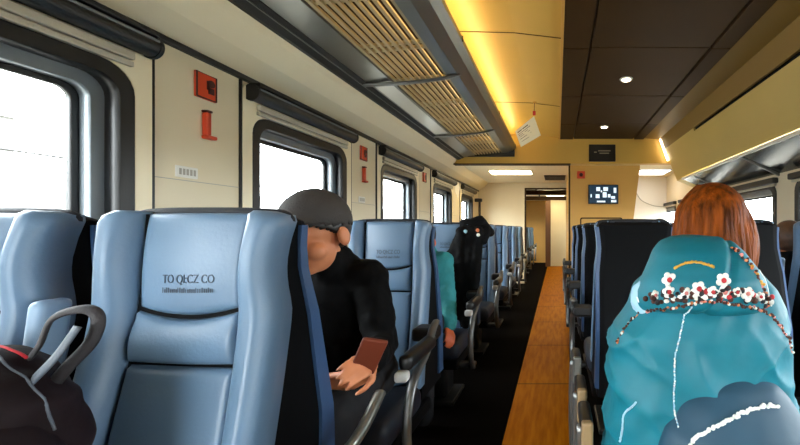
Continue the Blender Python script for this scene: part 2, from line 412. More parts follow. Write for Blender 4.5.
# right-hand cabin block that ends the right rows
bm = NB(); extr(bm, [(.20, 0), (1.12, 0), (1.14, .9), (1.295, 2.135), (1.295, 2.17), (.20, 2.17)], 5.62, YP); cab = obj('wall_cabin', bm, M_TANWALL, kind='structure')
bm = NB(); box(bm, .18, .206, 5.60, 5.66, 0, 2.17, .004); obj('edge_strip', bm, M_BROWN, cab)
plate(rrect(.36, 1.02, .9, 1.355, .03), [rrect(.38, 1.0, .88, 1.335, .02)], .012, M_BROWN, 'recess_rim', cab, lambda u, v, w: (u, 5.614 + w, v))
bm = NB(); box(bm, 1.12, XR, 6.9, 6.98, 0, 2.17); obj('wall_vestibule', bm, M_WHITEW, kind='structure')
bm = NB(); tube(bm, spline([(1.5, 6.89, 1.9), (1.62, 6.885, 1.72), (1.85, 6.885, 1.62), (2.05, 6.89, 1.6)], 8), .008, 6); obj('trim_5', bm, M_DIM, kind='structure')

# beyond the doorway: racks, brown post, cream panel
bm = NB(); box(bm, -.36, -.20, 11.2, 11.36, 0, 2.17, .01); obj('wall_post', bm, mat('dark_wood', rgb(92, 58, 26), .5), kind='structure')
bm = NB(); box(bm, -.20, .8, 11.4, 11.46, 0, 2.17); obj('wall_panel', bm, M_WALL, kind='structure')
for y, lb in ((8.6, 'dark overhead luggage rack just beyond the doorway'), (10.2, 'dark overhead luggage rack at the far end of the next saloon')):
    t = thing('luggage_rack', lb, 'luggage rack', (0, y, 2.0))
    bm = NB(); box(bm, -1.6, .6, -.12, .12, 0, .05, .01); obj('shelf', bm, M_RACK, t)
    bm = NB(); box(bm, -1.6, .6, -.14, -.12, -.02, .09, .008); obj('front_rail', bm, M_BROWN, t)
    for x in (-1.4, -.5, .4):
        bm = NB(); box(bm, x - .015, x + .015, -.05, .05, .05, .172); obj('hanger', bm, M_RACK, t)

# ------------------------------------------------------------------ left luggage rack
t = thing('luggage_rack', 'long dark slatted luggage rack above the window seats on the left', 'luggage rack', (0, 0, 0))
bm = NB(); extr(bm, [(-1.475, 2.195), (-1.44, 2.19), (-1.365, 2.222), (-1.365, 2.25), (-1.455, 2.25)], Y0, YB); obj('outer_rail', bm, M_RACK, t)
bm = NB(); extr(bm, [(-1.40, 2.205), (-1.392, 2.205), (-1.392, 2.216), (-1.40, 2.216)], Y0, YB); obj('rail_lip', bm, M_RACKP, t)
bm = NB(); extr(bm, [(-1.365, 2.226), (-1.195, 2.242), (-1.195, 2.256), (-1.365, 2.24)], Y0, YB); obj('grey_panel', bm, M_RACKP, t)
for a, b in ((-.25, 1.1), (2.66, 4.0)):
    bm = NB(); extr(bm, [(-1.345, 2.224), (-1.215, 2.237), (-1.215, 2.243), (-1.345, 2.230)], a, b); d = obj('lamp_diffuser', bm, M_DIFF, t); d['label'] = 'pale lamp diffuser set in the rack underside'
bm = NB(); N = 10
for i in range(N):
    x = -1.175 + i * (.375 / (N - 1)); z = 2.246 + (x + 1.19) * .1
    extr(bm, [(x - .009, z), (x + .009, z + .002), (x + .009, z + .016), (x - .009, z + .014)], Y0, YB)
for k in range(16):
    y = -2.2 + k * .483
    if y > YB: continue
    for dy in (0, .06): extr(bm, [(-1.19, 2.258), (-.79, 2.296), (-.79, 2.312), (-1.19, 2.274)], y + dy, y + dy + .022)
obj('slats', bm, M_SLAT, t)
bm = NB(); extr(bm, [(-.79, 2.282), (-.715, 2.288), (-.64, 2.318), (-.60, 2.362), (-.60, 2.395), (-.612, 2.395), (-.615, 2.365), (-.655, 2.332), (-.72, 2.304), (-.79, 2.298)], Y0, YB); obj('fascia', bm, M_RACKP, t)
for k in range(4):
    y = 1.15 + 1.45 * k; bm = NB()
    tube(bm, spline([(-1.40, y, 2.212), (-1.2, y, 2.222), (-1.0, y, 2.238), (-.80, y, 2.268), (-.70, y, 2.296)], 6), 0, 8, rx=(.022, .010)); obj('bracket', bm, M_SILVER, t)
for k in range(4):
    y = .83 + 1.45 * k; bm = NB()
    if y < YB: extr(bm, [(-.60, 2.362), (-.594, 2.362), (-.594, 2.398), (-.60, 2.398)], y - .004, y + .004); obj('joint_clip', bm, M_RACK, t)
bm = NB(); box(bm, -1.36, -.62, Y0 + .02, Y0 + .04, 2.26, 2.5); obj('end_plate', bm, M_RACK, t)
bm = NB(); box(bm, -1.44, -.62, YB - .05, YB - .002, 2.232, 2.42); obj('end_plate', bm, M_RACK, t)
# cove lamp behind the fascia
bm = NB(); extr(bm, [(-.665, 2.392), (-.628, 2.375), (-.622, 2.388), (-.659, 2.405)], Y0 + .1, YB - .1); tag(obj('cove_light', bm, M_COVEL), 'warm cove lamp strip glowing along the top of the left rack edge', 'lamp')

# ------------------------------------------------------------------ right luggage rack with yellow cover
t = thing('luggage_rack', 'overhead luggage rack with yellow cover panel and bright rail, right of the aisle', 'luggage rack')
bm = NB(); extr(bm, [(1.27, 2.50), (1.49, 2.485), (1.552, 2.325), (1.575, 2.325), (1.60, 2.62), (1.27, 2.62)], Y0, 5.26); obj('upper_cover', bm, mat('shaded_cover_laminate', rgb(136, 108, 54), .5, spec=.25), t)  # darker than the lower cover: shading put into its colour
bm = NB(); extr(bm, [(1.575, 2.265), (1.722, 1.89), (1.75, 1.90), (1.66, 2.30), (1.60, 2.30)], Y0, 4.96); obj('lower_cover', bm, M_COVER, t)
bm = NB(); extr(bm, [(1.574, 2.325), (1.592, 2.265), (1.62, 2.29), (1.60, 2.33)], Y0, 4.1); obj('vent_slot', bm, M_SHELL, t)
bm = NB(); extr(bm, [(1.564, 2.292), (1.575, 2.265), (1.60, 2.265), (1.59, 2.292)], Y0, 4.1); obj('slot_lip', bm, M_COVER, t)
bm = NB(); extr(bm, [(1.552, 2.325), (1.575, 2.265), (1.62, 2.29), (1.60, 2.33)], 4.1, 5.2); obj('blank_panel', bm, M_COVER, t)
bm = NB(); extr(bm, [(1.49, 2.485), (1.735, 1.87), (XR, 1.72), (XR, 2.62), (1.49, 2.62)], 4.95, 5.2); obj('end_panel', bm, M_COVER, t)
bm = NB(); tube(bm, [(1.487, 5.19, 2.47), (1.60, 5.19, 2.16)], .014, 8); q = obj('lamp_strip', bm, M_LAMP, t, True); q['label'] = 'thin white lit strip on the cover end'
bm = NB(); tube(bm, [(1.728, Y0, 1.868), (1.728, 4.95, 1.868)], .017, 12); obj('front_rail', bm, M_RAIL, t, smooth=True)
bm = NB(); extr(bm, [(1.74, 1.855), (XR - .002, 1.70), (XR - .002, 1.72), (1.74, 1.875)], Y0, 4.95); obj('shelf', bm, M_SMOKE, t)
for k in range(4):
    y = 1.0 + 1.2 * k; bm = NB()
    extr(bm, [(1.745, 1.846), (XR - .003, 1.675), (XR - .003, 1.70), (1.745, 1.858)], y - .012, y + .012); obj('bracket', bm, M_RACKP, t)

# ceiling spotlights
SP = ['round ceiling spotlight above the near rows', 'larger of the two lit round ceiling spotlights in brown panel', 'small lit ceiling spotlight nearest the bulkhead']
for i, y in ((1, 3.17), (2, 4.65)):
    t = thing('ceiling_light', SP[i], 'ceiling light', (.61, y, 2.495), group='round spotlights in the brown ceiling')
    bm = NB(); bmesh.ops.create_cone(bm, cap_ends=True, segments=28, radius1=.052, radius2=.058, depth=.008, matrix=Matrix.Translation((0, 0, -.003))); obj('rim', bm, M_TIP, t)
    bm = NB(); bmesh.ops.create_cone(bm, cap_ends=True, segments=28, radius1=.036, radius2=.040, depth=.006, matrix=Matrix.Translation((0, 0, -.008))); obj('lens', bm, M_LAMP, t)
    l = bpy.data.lights.new('spot', 'SPOT'); l.energy = 22; l.color = (1, .80, .52); l.spot_size = math.radians(125); l.spot_blend = .8; l.shadow_soft_size = .04
    lo = bpy.data.objects.new('spot_lamp', l); COL.objects.link(lo); lo.location = (.61, y, 2.475)
# vestibule ceiling lamps + next saloon lamp; white one added to brighten the vestibule wall
for (x0, x1, a, b, lb) in ((-1.15, -.45, 6.1, 6.45, 'lit ceiling lamp panel before the far partition'), (-.5, .15, 9.1, 9.5, 'lit ceiling lamp panel in the next saloon'), (1.4, 1.9, 6.0, 6.5, 'added fill lamp panel in front of the white vestibule wall'), (-.3, .2, 10.6, 11.0, 'farthest lit ceiling lamp panel, by the brown post')):
    t = thing('ceiling_lamp_panel', lb, 'ceiling light', ((x0 + x1) / 2, (a + b) / 2, 2.17))
    w, d = (x1 - x0) / 2, (b - a) / 2
    bm = NB(); box(bm, -w - .02, w + .02, -d - .02, d + .02, -.012, -.001, .003); obj('frame', bm, M_TIP, t)
    bm = NB(); box(bm, -w, w, -d, d, -.018, -.0125); obj('diffuser', bm, M_FILLW if x0 > 1 else M_VESTL, t)
t = thing('ceiling_vent', 'dark ceiling vent grille in front of the doorway', 'vent', (-.04, 6.95, 2.17))
bm = NB(); box(bm, -.2, .2, -.3, .3, -.014, -.001, .003); obj('frame', bm, M_BROWN, t)
bm = NB()
for k in range(9): box(bm, -.18, .18, -.27 + k * .06, -.24 + k * .06, -.022, -.0145)
obj('slats', bm, M_RUBBER, t)

# signs and screens on bulkhead and cabin
t = thing('display_sign', 'unlit dark display sign on the yellow bulkhead over the aisle', 'sign', (.66, YB, 2.285))
bm = NB(); box(bm, -.195, .195, -.03, -.001, -.125, .125, .008); obj('housing', bm, M_SIGN, t)
bm = NB()
for k, (a, b, z) in enumerate(((-.06, .12, .03), (-.04, .10, -.005), (-.12, -.08, .01))): box(bm, a, b, -.033, -.0305, z - .008, z + .008)
obj('lettering', bm, M_SIGNT, t)
t = thing('info_screen', 'dark blue information screen with white blocks on the tan partition', 'screen', (.72, 5.62, 1.715))
bm = NB(); box(bm, -.235, .235, -.03, -.001, -.15, .15, .006); obj('bezel', bm, M_SIGN, t)
bm = NB(); box(bm, -.222, .222, -.033, -.0305, -.138, .138); obj('display', bm, M_SCREEN, t)
bm = NB()
for (a, b, c, d) in ((-.11, -.05, .05, .11), (0.0, .07, .05, .11), (.16, .20, .02, .10), (-.12, -.06, -.06, .0), (-.01, .05, -.05, .03), (.07, .11, -.05, .0), (.12, .18, -.07, -.03), (-.20, -.18, -.05, .0), (-.1, .03, -.125, -.1), (.12, .2, -.125, -.09), (-.04, -.02, .03, .06)):
    bm = NB(); box(bm, a, b, -.0345, -.0335, c, d); obj('screen_block', bm, M_SCRW, t)
t = thing('alarm_button', 'small square red alarm plate on the tan partition', 'alarm', (.375, 5.62, 2.02))
bm = NB(); box(bm, -.062, .062, -.016, -.001, -.058, .058, .006); obj('plate', bm, M_RED, t)
bm = NB(); bmesh.ops.create_cone(bm, cap_ends=True, segments=20, radius1=.03, radius2=.026, depth=.012, matrix=Matrix.Translation((0, -.021, 0)) @ Matrix.Rotation(PI / 2, 4, 'X')); obj('button', bm, M_DKRED, t)

# emergency plates on the window pillars
EN = [('on the pillar right of the nearest window', 1.735), ('on the pillar past the man in the cap', 3.15), ('on the third window pillar along', 4.60)]
for i, (ph, y) in enumerate(EN):
    t = thing('emergency_sign', 'red-orange emergency plate %s' % ph, 'sign', (XL, y, 1.86 if i == 0 else 1.835), group='red plates on the window pillars')
    bm = NB(); box(bm, 0, .012, -.052, .052, -.062, .062, .004); obj('plate', bm, M_RED, t)
    bm = NB(); tube(bm, [(.013, -.048, -.058), (.013, .048, -.058), (.013, .048, .058), (.013, -.048, .058), (.013, -.048, -.058)], .004, 6); obj('rim', bm, M_DKRED, t)
    bm = NB(); bmesh.ops.create_cone(bm, cap_ends=True, segments=18, radius1=.018, radius2=.018, depth=.004, matrix=Matrix.Translation((.0135, .022, .02)) @ Matrix.Rotation(PI / 2, 4, 'Y'))
    box(bm, .012, .015, .008, .036, -.03, .0); box(bm, .012, .015, .0, .014, -.012, .03); obj('emblem', bm, M_DKRED, t)
    if i < 2:
        t = thing('emergency_lever', 'red emergency handle under the plate %s' % ph, 'handle', (XL, y, 1.68 if i == 0 else 1.655), group='red handles on the window pillars')
        bm = NB(); box(bm, 0, .028, -.014, .010, -.055, .055, .006, 2); obj('grip', bm, M_RED, t)
        bm = NB(); box(bm, 0, .034, -.016, .034, -.072, -.054, .005); obj('foot_hook', bm, M_RED, t)
        bm = NB(); box(bm, 0, .032, -.016, .012, .054, .066, .004); obj('pivot', bm, M_DKRED, t)
for i, (ph, y, z) in enumerate((('on the pillar right of the nearest window', 1.65, 1.435), ('on the pillar past the man in the cap', 3.13, 1.43))):
    t = thing('seat_number_plate', 'small white seat number plate %s' % ph, 'label', (XL, y, z), group='seat number plates')
    bm = NB(); box(bm, 0, .006, -.05, .05, -.026, .026, .003); obj('plate', bm, M_LABEL, t)
    bm = NB()
    for k in range(5): box(bm, .0055, .0075, -.036 + k * .016, -.026 + k * .016, -.014, .014)
    obj('lettering', bm, M_DIM, t)
t = thing('notice', 'white paper notice stuck to the left wall past the last red plate', 'notice', (XL, 6.12, 1.89))
bm = NB(); extr(bm, [(-.16, .12), (.12, .12), (.16, -.02), (.02, -.2), (-.05, -.14), (-.14, -.1)], 0, .006, 'x'); obj('sheet', bm, M_LABEL, t)
bm = NB(); tube(bm, [(.008, -.05, .13), (.02, -.05, .2)], .012, 8); obj('pin', bm, M_RUBBER, t)

# hanging paper card
t = thing('hanging_card', 'tilted white paper card hanging from the yellow ceiling by a red clip', 'card', (-.24, 3.86, 2.535))
Q0, Q1, Q2, Q3 = (Vector(q) for q in ((-.007, 0, -.150), (-.212, .03, -.305), (-.150, .02, -.478), (.068, -.03, -.362)))
nq = (Q1 - Q0).cross(Q3 - Q0).normalized()
if nq.y > 0: nq = -nq
bm = NB(); a_ = [bm.verts.new(q) for q in (Q0, Q1, Q2, Q3)]; b_ = [bm.verts.new(q - nq * .002) for q in (Q0, Q1, Q2, Q3)]
bm.faces.new(a_); bm.faces.new(list(reversed(b_)))
for k in range(4): bm.faces.new((a_[k], a_[(k + 1) % 4], b_[(k + 1) % 4], b_[k]))
obj('card', bm, M_PAPER, t)
bm = NB()
def cp(u, v): return Q1.lerp(Q0, u).lerp(Q2.lerp(Q3, u), v) + nq * .0012
for (u0, u1, v0, h) in ((.08, .30, .14, .05), (.34, .62, .14, .05), (.08, .70, .27, .025), (.08, .55, .36, .025), (.10, .62, .46, .02), (.10, .45, .58, .025), (.5, .66, .58, .025), (.12, .5, .74, .02)):
    bm.faces.new([bm.verts.new(cp(*q)) for q in ((u0, v0), (u1, v0), (u1, v0 + h), (u0, v0 + h))])
obj('handwriting', bm, M_INK, t)
bm = NB(); tube(bm, [(0, 0, 0), (-.003, 0, -.06), (-.006, 0, -.12)], .0035, 6); obj('string', bm, M_BRNT, t)
bm = NB(); box(bm, -.02, .012, -.006, .006, -.142, -.095, .003); obj('clip', bm, M_REDT, t)
bm = NB(); bmesh.ops.create_cone(bm, cap_ends=True, segments=16, radius1=.018, radius2=.022, depth=.012, matrix=Matrix.Translation((0, 0, -.006))); obj('hook_base', bm, M_TANWALL, t)

# ------------------------------------------------------------------ seats
def yf(z):  return -.14 * (1.22 - z) + .012 * math.sin((z - .45) / .77 * PI)        # front plane of the backrest
def yr(z):
    k = max(0, min(1, (1.22 - z) / .55)); return .112 + .105 * k ** 1.1
def hw(z):                                                                         # half width of the backrest
    if z > 1.19: return .200 - .018 * ((z - 1.19) / .03) ** 2
    if z > .98: return .200 - .012 * math.sin((1.19 - z) / .21 * PI)
    return .200 + .008 * (.98 - z) / .5
def inner(z): return .121 + .008 * max(0, min(1, (1.02 - z) / .3)) + .006 * max(0, (z - 1.1) / .12)
def steps(n, e=.05):
    base = [0, .012, .03, .06, .1]
    mid = [.1 + .8 * (i / n) for i in range(1, n)]
    return base + mid + [1 - x for x in reversed(base)]
def pad(bm, uL, uR, zB, zT, y0, depth=.03, r=.014, n=10, m=12):
    """upholstered cushion patch: front surface y0(u,z) with rounded rims, sides run back by depth"""
    S = steps(n); T = steps(m); g = []
    for tt in T:
        row = []
        for ss in S:
            zc = None
            u_est = (uL(0, tt) * (1 - ss) + uR(0, tt) * ss)
            z = zB(u_est) * (1 - tt) + zT(u_est) * tt
            a, b = uL(z, tt), uR(z, tt)
            u = a * (1 - ss) + b * ss
            d = min(ss * (b - a), (1 - ss) * (b - a), tt * abs(zT(u) - zB(u)), (1 - tt) * abs(zT(u) - zB(u)))
            q = 1 - min(d, r) / r
            drop = r * (1 - math.sqrt(max(0, 1 - q * q)))
            row.append(bm.verts.new((u, y0(u, z) + drop, z)))
        g.append(row)
    nr, nc = len(g), len(g[0])
    for i in range(nr - 1):
        for j in range(nc - 1): bm.faces.new((g[i][j], g[i][j + 1], g[i + 1][j + 1], g[i + 1][j]))
    rim = [g[0][j] for j in range(nc)] + [g[i][-1] for i in range(1, nr)] + [g[-1][j] for j in range(nc - 2, -1, -1)] + [g[i][0] for i in range(nr - 2, 0, -1)]
    bk = [bm.verts.new((v.co.x, v.co.y + depth, v.co.z)) for v in rim]
    k = len(rim)
    for i in range(k): bm.faces.new((rim[i], bk[i], bk[(i + 1) % k], rim[(i + 1) % k]))
    bm.faces.new(list(reversed(bk)))

def center_y(u, z): return yf(z) + .010 - .010 * math.cos(u / .13 * PI / 2) + (.012 if z > .96 else 0) - .010 * math.sin(max(0, min(1, (z - .98) / .24)) * PI)
def lumbar(u, z):
    return yf(z) + .014 - .010 * math.cos(u / .14 * PI / 2) - .008 * math.sin(max(0, min(1, (z - .87) / .10)) * PI) - .012 * math.sin(max(0, min(1, (z - .45) / .42)) * PI)
def bolster_y(u, z):
    a = (abs(u) - inner(z)) / (hw(z) - inner(z)); a = max(0, min(1, a))
    f = .032 + .012 * math.sin(max(0, min(1, (z - 1.0) / .22)) * PI) * 1.0 + .03 * max(0, min(1, (.95 - z) / .4))
    return yf(z) + .012 - f * math.sin(min(1, a * 2.1) * PI / 2) + .02 * max(0, a - .75) / .25

TEXT = text_mesh('TO QI:CZ CO', .034)
def seat_proto():
    """aisle seat, origin on the floor under the top front of the backrest, facing -y, aisle on +x"""
    root = thing('passenger_seat', 'seat', 'seat')
    zsep = lambda u: .972 + 1.3 * u * u
    zs2 = lambda u: .868 - .004 * (u / .13)
    G = .0045
    bm = NB(); pad(bm, lambda z, t: -inner(z if z else 1.1) + G, lambda z, t: inner(z if z else 1.1) - G, lambda u: zsep(u) + G, lambda u: 1.213 - .1 * u * u, center_y, .03, .014)
    head = obj('headrest', bm, M_LEATHER, root, True)
    # print on the headrest
    bm = NB(); bm.from_mesh(TEXT)
    for v in bm.verts:
        u, z = v.co.x * .56 + .006, 1.052 + v.co.y * .82; v.co = Vector((u, center_y(u, z) - .0012 - v.co.z, z))
    random.seed(3)
    for k in range(26):
        u = -.052 + k * .0045; w = random.choice((.002, .003, .0036)); h = random.choice((.008, .009, .012)); z = 1.030
        y = center_y(u, z) - .0016
        f = [bm.verts.new((u + a * w, y + 0, z + b * h)) for a, b in ((0, 0), (1, 0), (1, 1), (0, 1))]; bm.faces.new(f)
    p = obj('printed_name', bm, M_PRINT, head); p['label'] = 'dark printed name with a finer line beneath'
    bm = NB(); pad(bm, lambda z, t: -inner(z if z else .88) + G, lambda z, t: inner(z if z else .88) - G, lambda u: zs2(u) + G, lambda u: zsep(u) - G, lumbar, .03, .012)
    obj('upper_cushion', bm, M_LEATHER, root, True)
    bm = NB(); pad(bm, lambda z, t: -inner(z if z else .6) + G, lambda z, t: inner(z if z else .6) - G, lambda u: .43, lambda u: zs2(u) - G, lumbar, .03, .012)
    obj('lower_cushion', bm, M_LEATHER, root, True)
    for s in (-1, 1):
        bm = NB()
        if s > 0: pad(bm, lambda z, t: inner(z if z else .43 + .785 * t) + G, lambda z, t: hw(z if z else .43 + .785 * t), lambda u: .43, lambda u: 1.218 - 1.2 * max(0, abs(u) - .16) ** 2 * 10, bolster_y, .055, .016, 8, 26)
        else: pad(bm, lambda z, t: -hw(z if z else .43 + .785 * t), lambda z, t: -inner(z if z else .43 + .785 * t) - G, lambda u: .43, lambda u: 1.218 - 1.2 * max(0, abs(u) - .16) ** 2 * 10, bolster_y, .055, .016, 8, 26)
        obj('side_bolster', bm, M_LEATHER, root, True)
    # dark core and back shell
    bm = NB(); zs = [.36, .5, .65, .8, .95, 1.08, 1.16, 1.195, 1.21]
    rings = []
    for z in zs:
        w = hw(z) - .005 - (.012 if z > 1.2 else 0); a, b = yf(z) + .026, yr(z)
        if z > 1.2: b -= .02
        c = .03
        rings.append([bm.verts.new(q) for q in ((-w, a, z), (w, a, z), (w, b - c, z), (w - .008, b - .008, z), (w - c, b, z), (-w + c, b, z), (-w + .008, b - .008, z), (-w, b - c, z))])
    for r0, r1 in zip(rings, rings[1:]):
        for k in range(8): bm.faces.new((r0[k], r0[(k + 1) % 8], r1[(k + 1) % 8], r1[k]))
    bm.faces.new(rings[0]); bm.faces.new(list(reversed(rings[-1])))
    obj('back_shell', bm, M_SHELL, root, False)
    for s in (-1, 1):                        # blue strip along the rear side edge
        bm = NB(); vr = []
        for i in range(15):
            z = .40 + .785 * i / 14; w = s * hw(z); b = yr(z) - .022; th = .018 + .045 * (1 - i / 14)
            vr.append([bm.verts.new(q) for q in ((w + s * .004, b - th, z), (w + s * .006, b, z), (w - s * .012, b + .014, z), (w - s * .02, b - th, z))])
        for r0, r1 in zip(vr, vr[1:]):
            for k in range(4): bm.faces.new((r0[k], r0[(k + 1) % 4], r1[(k + 1) % 4], r1[k]))
        bm.faces.new(vr[0]); bm.faces.new(list(reversed(vr[-1])))
        q = obj('side_trim', bm, M_NAVY, root, False); q['label'] = 'navy leather strip along the shell edge'
    # piping over the top edge
    bm = NB(); tube(bm, spline([(-.190, .055, 1.19), (-.175, .055, 1.209), (-.1, .05, 1.215), (0, .05, 1.216), (.1, .05, 1.215), (.175, .055, 1.209), (.190, .055, 1.19)], 4), .012, 8); obj('top_piping', bm, M_SEAM, root, True)
    # seat cushion, pan, pedestal
    bm = NB(); box(bm, -.222, .222, -.50, -.115, .335, .455, .045, 4); obj('seat_cushion', bm, M_CUSH, root, True)
    bm = NB(); box(bm, -.21, .21, -.47, .02, .27, .334, .012); obj('seat_pan', bm, M_SHELL, root)
    bm = NB(); box(bm, -.16, .16, -.40, -.10, .0, .03, .008); box(bm, -.10, .10, -.34, -.16, .03, .27, .02); obj('pedestal', bm, M_BLACKP, root)
    return root
def armrest_on(root, x=.292):
    a = obj('armrest', box(NB(), x - .026, x + .026, -.50, -.21, .655, .715, .022, 4), M_BLACKP, root, True)
    bm = NB(); box(bm, x - .024, x + .024, -.535, -.495, .630, .668, .012, 3); tp = obj('end_tip', bm, M_TIP, a, True); tp['label'] = 'pale grey armrest tip'
    bm = NB(); tube(bm, spline([(x + .006, -.165, .755), (x + .006, -.215, .735), (x + .006, -.30, .655), (x + .006, -.42, .60), (x + .006, -.478, .52), (x + .006, -.49, .42), (x + .006, -.47, .33), (x + .006, -.42, .27)], 6), 0, 10, rx=(.018, .012))
    obj('curved_strut', bm, M_SILVER, a, True)
    bm = NB(); box(bm, .18, x + .02, -.44, -.38, .275, .305, .008); obj('strut_mount', bm, M_BLACKP, a); bm = NB(); box(bm, .195, x + .012, -.20, -.10, .67, .73, .015); obj('pivot_mount', bm, M_BLACKP, a)
P = seat_proto(); armrest_on(P)
WP = copy_tree(P)                                  # window seat: no aisle armrest, raised middle armrest instead
for ch in list(WP.children):
    if ch.name.startswith('armrest'):
        for c in list(ch.children): bpy.data.objects.remove(c)
        bpy.data.objects.remove(ch)
bm = NB(); box(bm, .235, .268, -.095, -.035, .70, 1.02, .014, 3)
for v in bm.verts: v.co.y += (v.co.z - .7) * .1
a = obj('raised_armrest', bm, mat('armrest_blue_grey', rgb(120, 146, 172), .45), WP, True)
ORD = ['first', 'second', 'third', 'fourth', 'fifth', 'sixth', 'seventh', 'eighth', 'ninth', 'tenth']
PITCH = .97
AX, WX = -.845, -1.370
GL = 'blue leather seats left of the aisle'; GR = 'blue seats right of the aisle seen from behind'
seatsL = {}
for i in range(7):
    y = .83 + PITCH * i
    lab = ['pale blue leather aisle seat nearest the viewer, headrest print in full view', 'blue aisle seat behind the man in the black jacket', 'aisle seat of the passenger in the teal sleeve, under the black coat'][i] if i < 3 else 'blue aisle seat, %s row from the viewer, left of the aisle' % ORD[i]
    o = P if i == 0 else copy_tree(P)
    o.location = (AX, y, 0); o['label'] = lab; o['group'] = GL; seatsL[i] = o
for i in range(7):
    o = WP if i == 0 else copy_tree(WP)
    o.location = (WX, .83 + PITCH * i, 0); o['group'] = GL
    o['label'] = 'blue leather window seat beside the near seat, behind the dark backpack' if i == 0 else 'blue window seat by the left wall, %s row from the viewer' % ORD[i]
for i in range(3):
    o = copy_tree(P); o.location = (AX - .06, 8.75 + PITCH * i, 0); o['group'] = 'seats in the next saloon'
    o['label'] = 'dark blue seat glimpsed through the far doorway, %s past it' % ORD[i]
# right rows face away
for i in range(4):
    for k in range(3):
        o = copy_tree(P if k == 0 else WP); o.rotation_euler = (0, 0, PI); o.location = (.40 + .54 * k, 1.95 + PITCH * i, 0); o['group'] = GR
        o['label'] = ('dark-backed aisle seat' if k == 0 else ('dark-backed middle seat' if k == 1 else 'dark-backed window seat')) + ' right of the aisle, ' + ['just ahead of the woman in teal', 'second row ahead of the woman in teal', 'third row ahead of the woman in teal', 'fourth row, against the tan partition'][i]
# raised grey arm with tan pivot behind the nearest aisle seat
arm = obj('folded_armrest', tube(NB(), spline([(.262, .105, .575), (.300, .105, .60), (.318, .15, .635), (.322, .235, .69)], 6), 0, 10, rx=(.022, .016)), M_RACKP, seatsL[0], True)
arm['label'] = 'grey folded armrest bar with tan pivot'
bm = NB(); bmesh.ops.create_cone(bm, cap_ends=True, segments=24, radius1=.042, radius2=.042, depth=.05, matrix=Matrix.Translation((.275, .085, .565)) @ Matrix.Rotation(PI / 2, 4, 'Y'))
bmesh.ops.bevel(bm, geom=bm.edges[:], offset=.006, segments=2, affect='EDGES'); obj('pivot', bm, M_TAN, arm)

# woman's row: low backless seat + tan-ended armrests along the aisle
def side_arm(y, lab, m_end):
    t = thing('armrest_post', lab, 'armrest', (.078, y, 0), group='armrest posts beside the near right row')
    bm = NB(); box(bm, -.018, .018, 0, .13, .635, .674, .012, 3); obj('arm_pad', bm, M_BLACKP, t, True)
    bm = NB(); box(bm, -.015, .015, -.012, .012, .575, .678, .006); obj('end_plate', bm, m_end, t)
    bm = NB(); tube(bm, spline([(-.016, .012, .66), (-.020, .03, .5), (-.016, .05, .3), (0, .08, .02)], 6), 0, 8, rx=(.008, .012)); obj('leg', bm, M_SILVER, t, True)
    bm = NB(); box(bm, -.03, .03, .04, .14, 0, .02, .004); obj('foot', bm, M_BLACKP, t)
side_arm(.93, 'tan-ended armrest post nearest the viewer beside the aisle', M_TAN)
side_arm(1.12, 'armrest post with tan end, second along the aisle beside the teal jacket', M_TAN)
side_arm(1.40, 'grey-ended armrest post, third along the aisle from the viewer', M_RACKP)
t = thing('folding_seat', 'low backless folding seat under the woman in teal', 'seat', (.36, 1.08, 0))
bm = NB(); box(bm, -.2, .2, -.24, .22, .35, .405, .025, 3); obj('seat_cushion', bm, M_NAVY, t, True)
bm = NB(); box(bm, -.05, .05, -.05, .05, .02, .35, .01); box(bm, -.15, .15, -.15, .15, 0, .02, .005); obj('pedestal', bm, M_BLACKP, t)

# ------------------------------------------------------------------ people
def head_shapes(bm, c, fwd, tilt=0.0, s=1.0, ear=.080):
    """skull, jaw, nose, ears, neck stub; fwd = horizontal facing direction, tilt = chin down in radians"""
    f = Vector(fwd).normalized(); z = Vector((0, 0, 1)); x = f.cross(z).normalized()
    R = Matrix((x, f, z)).transposed().to_4x4() @ Matrix.Rotation(-tilt, 4, 'X')
    T = Matrix.Translation(Vector(c)) @ R
    def E(p, r):
        ball(bm, Vector(p) * s, Vector(r) * s, 18, M=T)
    E((0, -.012, .025), (.077, .098, .098)); E((0, .03, -.045), (.062, .066, .075)); E((0, .062, -.088), (.032, .03, .026))
    E((0, .094, -.018), (.012, .016, .022)); E((0, .098, -.028), (.015, .014, .011)); E((0, .085, .018), (.05, .02, .012))
    for sx in (-1, 1):
        E((sx * ear, -.005, -.014), (.013, .023, .033)); E((sx * .042, .06, -.035), (.028, .03, .028))
    E((0, .086, -.062), (.024, .012, .008))
    return T
def hand(bm, wrist, direction, palm_n, side, curl=.6, s=1.0):
    """palm, four bent fingers of unequal length and a thumb, rooted at the wrist"""
    d = Vector(direction).normalized(); n = Vector(palm_n).normalized(); n = (n - d * n.dot(d)).normalized(); a = d.cross(n).normalized() * side
    w = Vector(wrist)
    for k in range(4): limb(bm, w + a * (.012 - .010 * k) * s, w + (d * .085 + a * (.030 - .020 * k)) * s, .016 * s, .012 * s, 10)
    for k, L in enumerate((.068, .078, .072, .055)):
        p = w + (d * .085 + a * (.031 - .0205 * k)) * s; ang = 0; dd = d
        for j in range(3):
            ang += curl * (.7 if j == 0 else 1)
            dd = d * math.cos(ang) + n * math.sin(ang)
            q = p + dd * L * (.45, .32, .23)[j] * s
            limb(bm, p, q, (.0092 - .0008 * j) * s, (.0086 - .001 * j) * s, 8); p = q
    p = w + (a * .022 + d * .02) * s
    for (dv, L, r) in (((a * .8 + d * .7 + n * .3), .042, .0125), ((d * .9 + a * .25 + n * .5), .034, .0105), ((d * .8 - a * .05 + n * .7), .026, .009)):
        q = p + dv.normalized() * L * s; limb(bm, p, q, r * s, (r - .0012) * s, 8); p = q

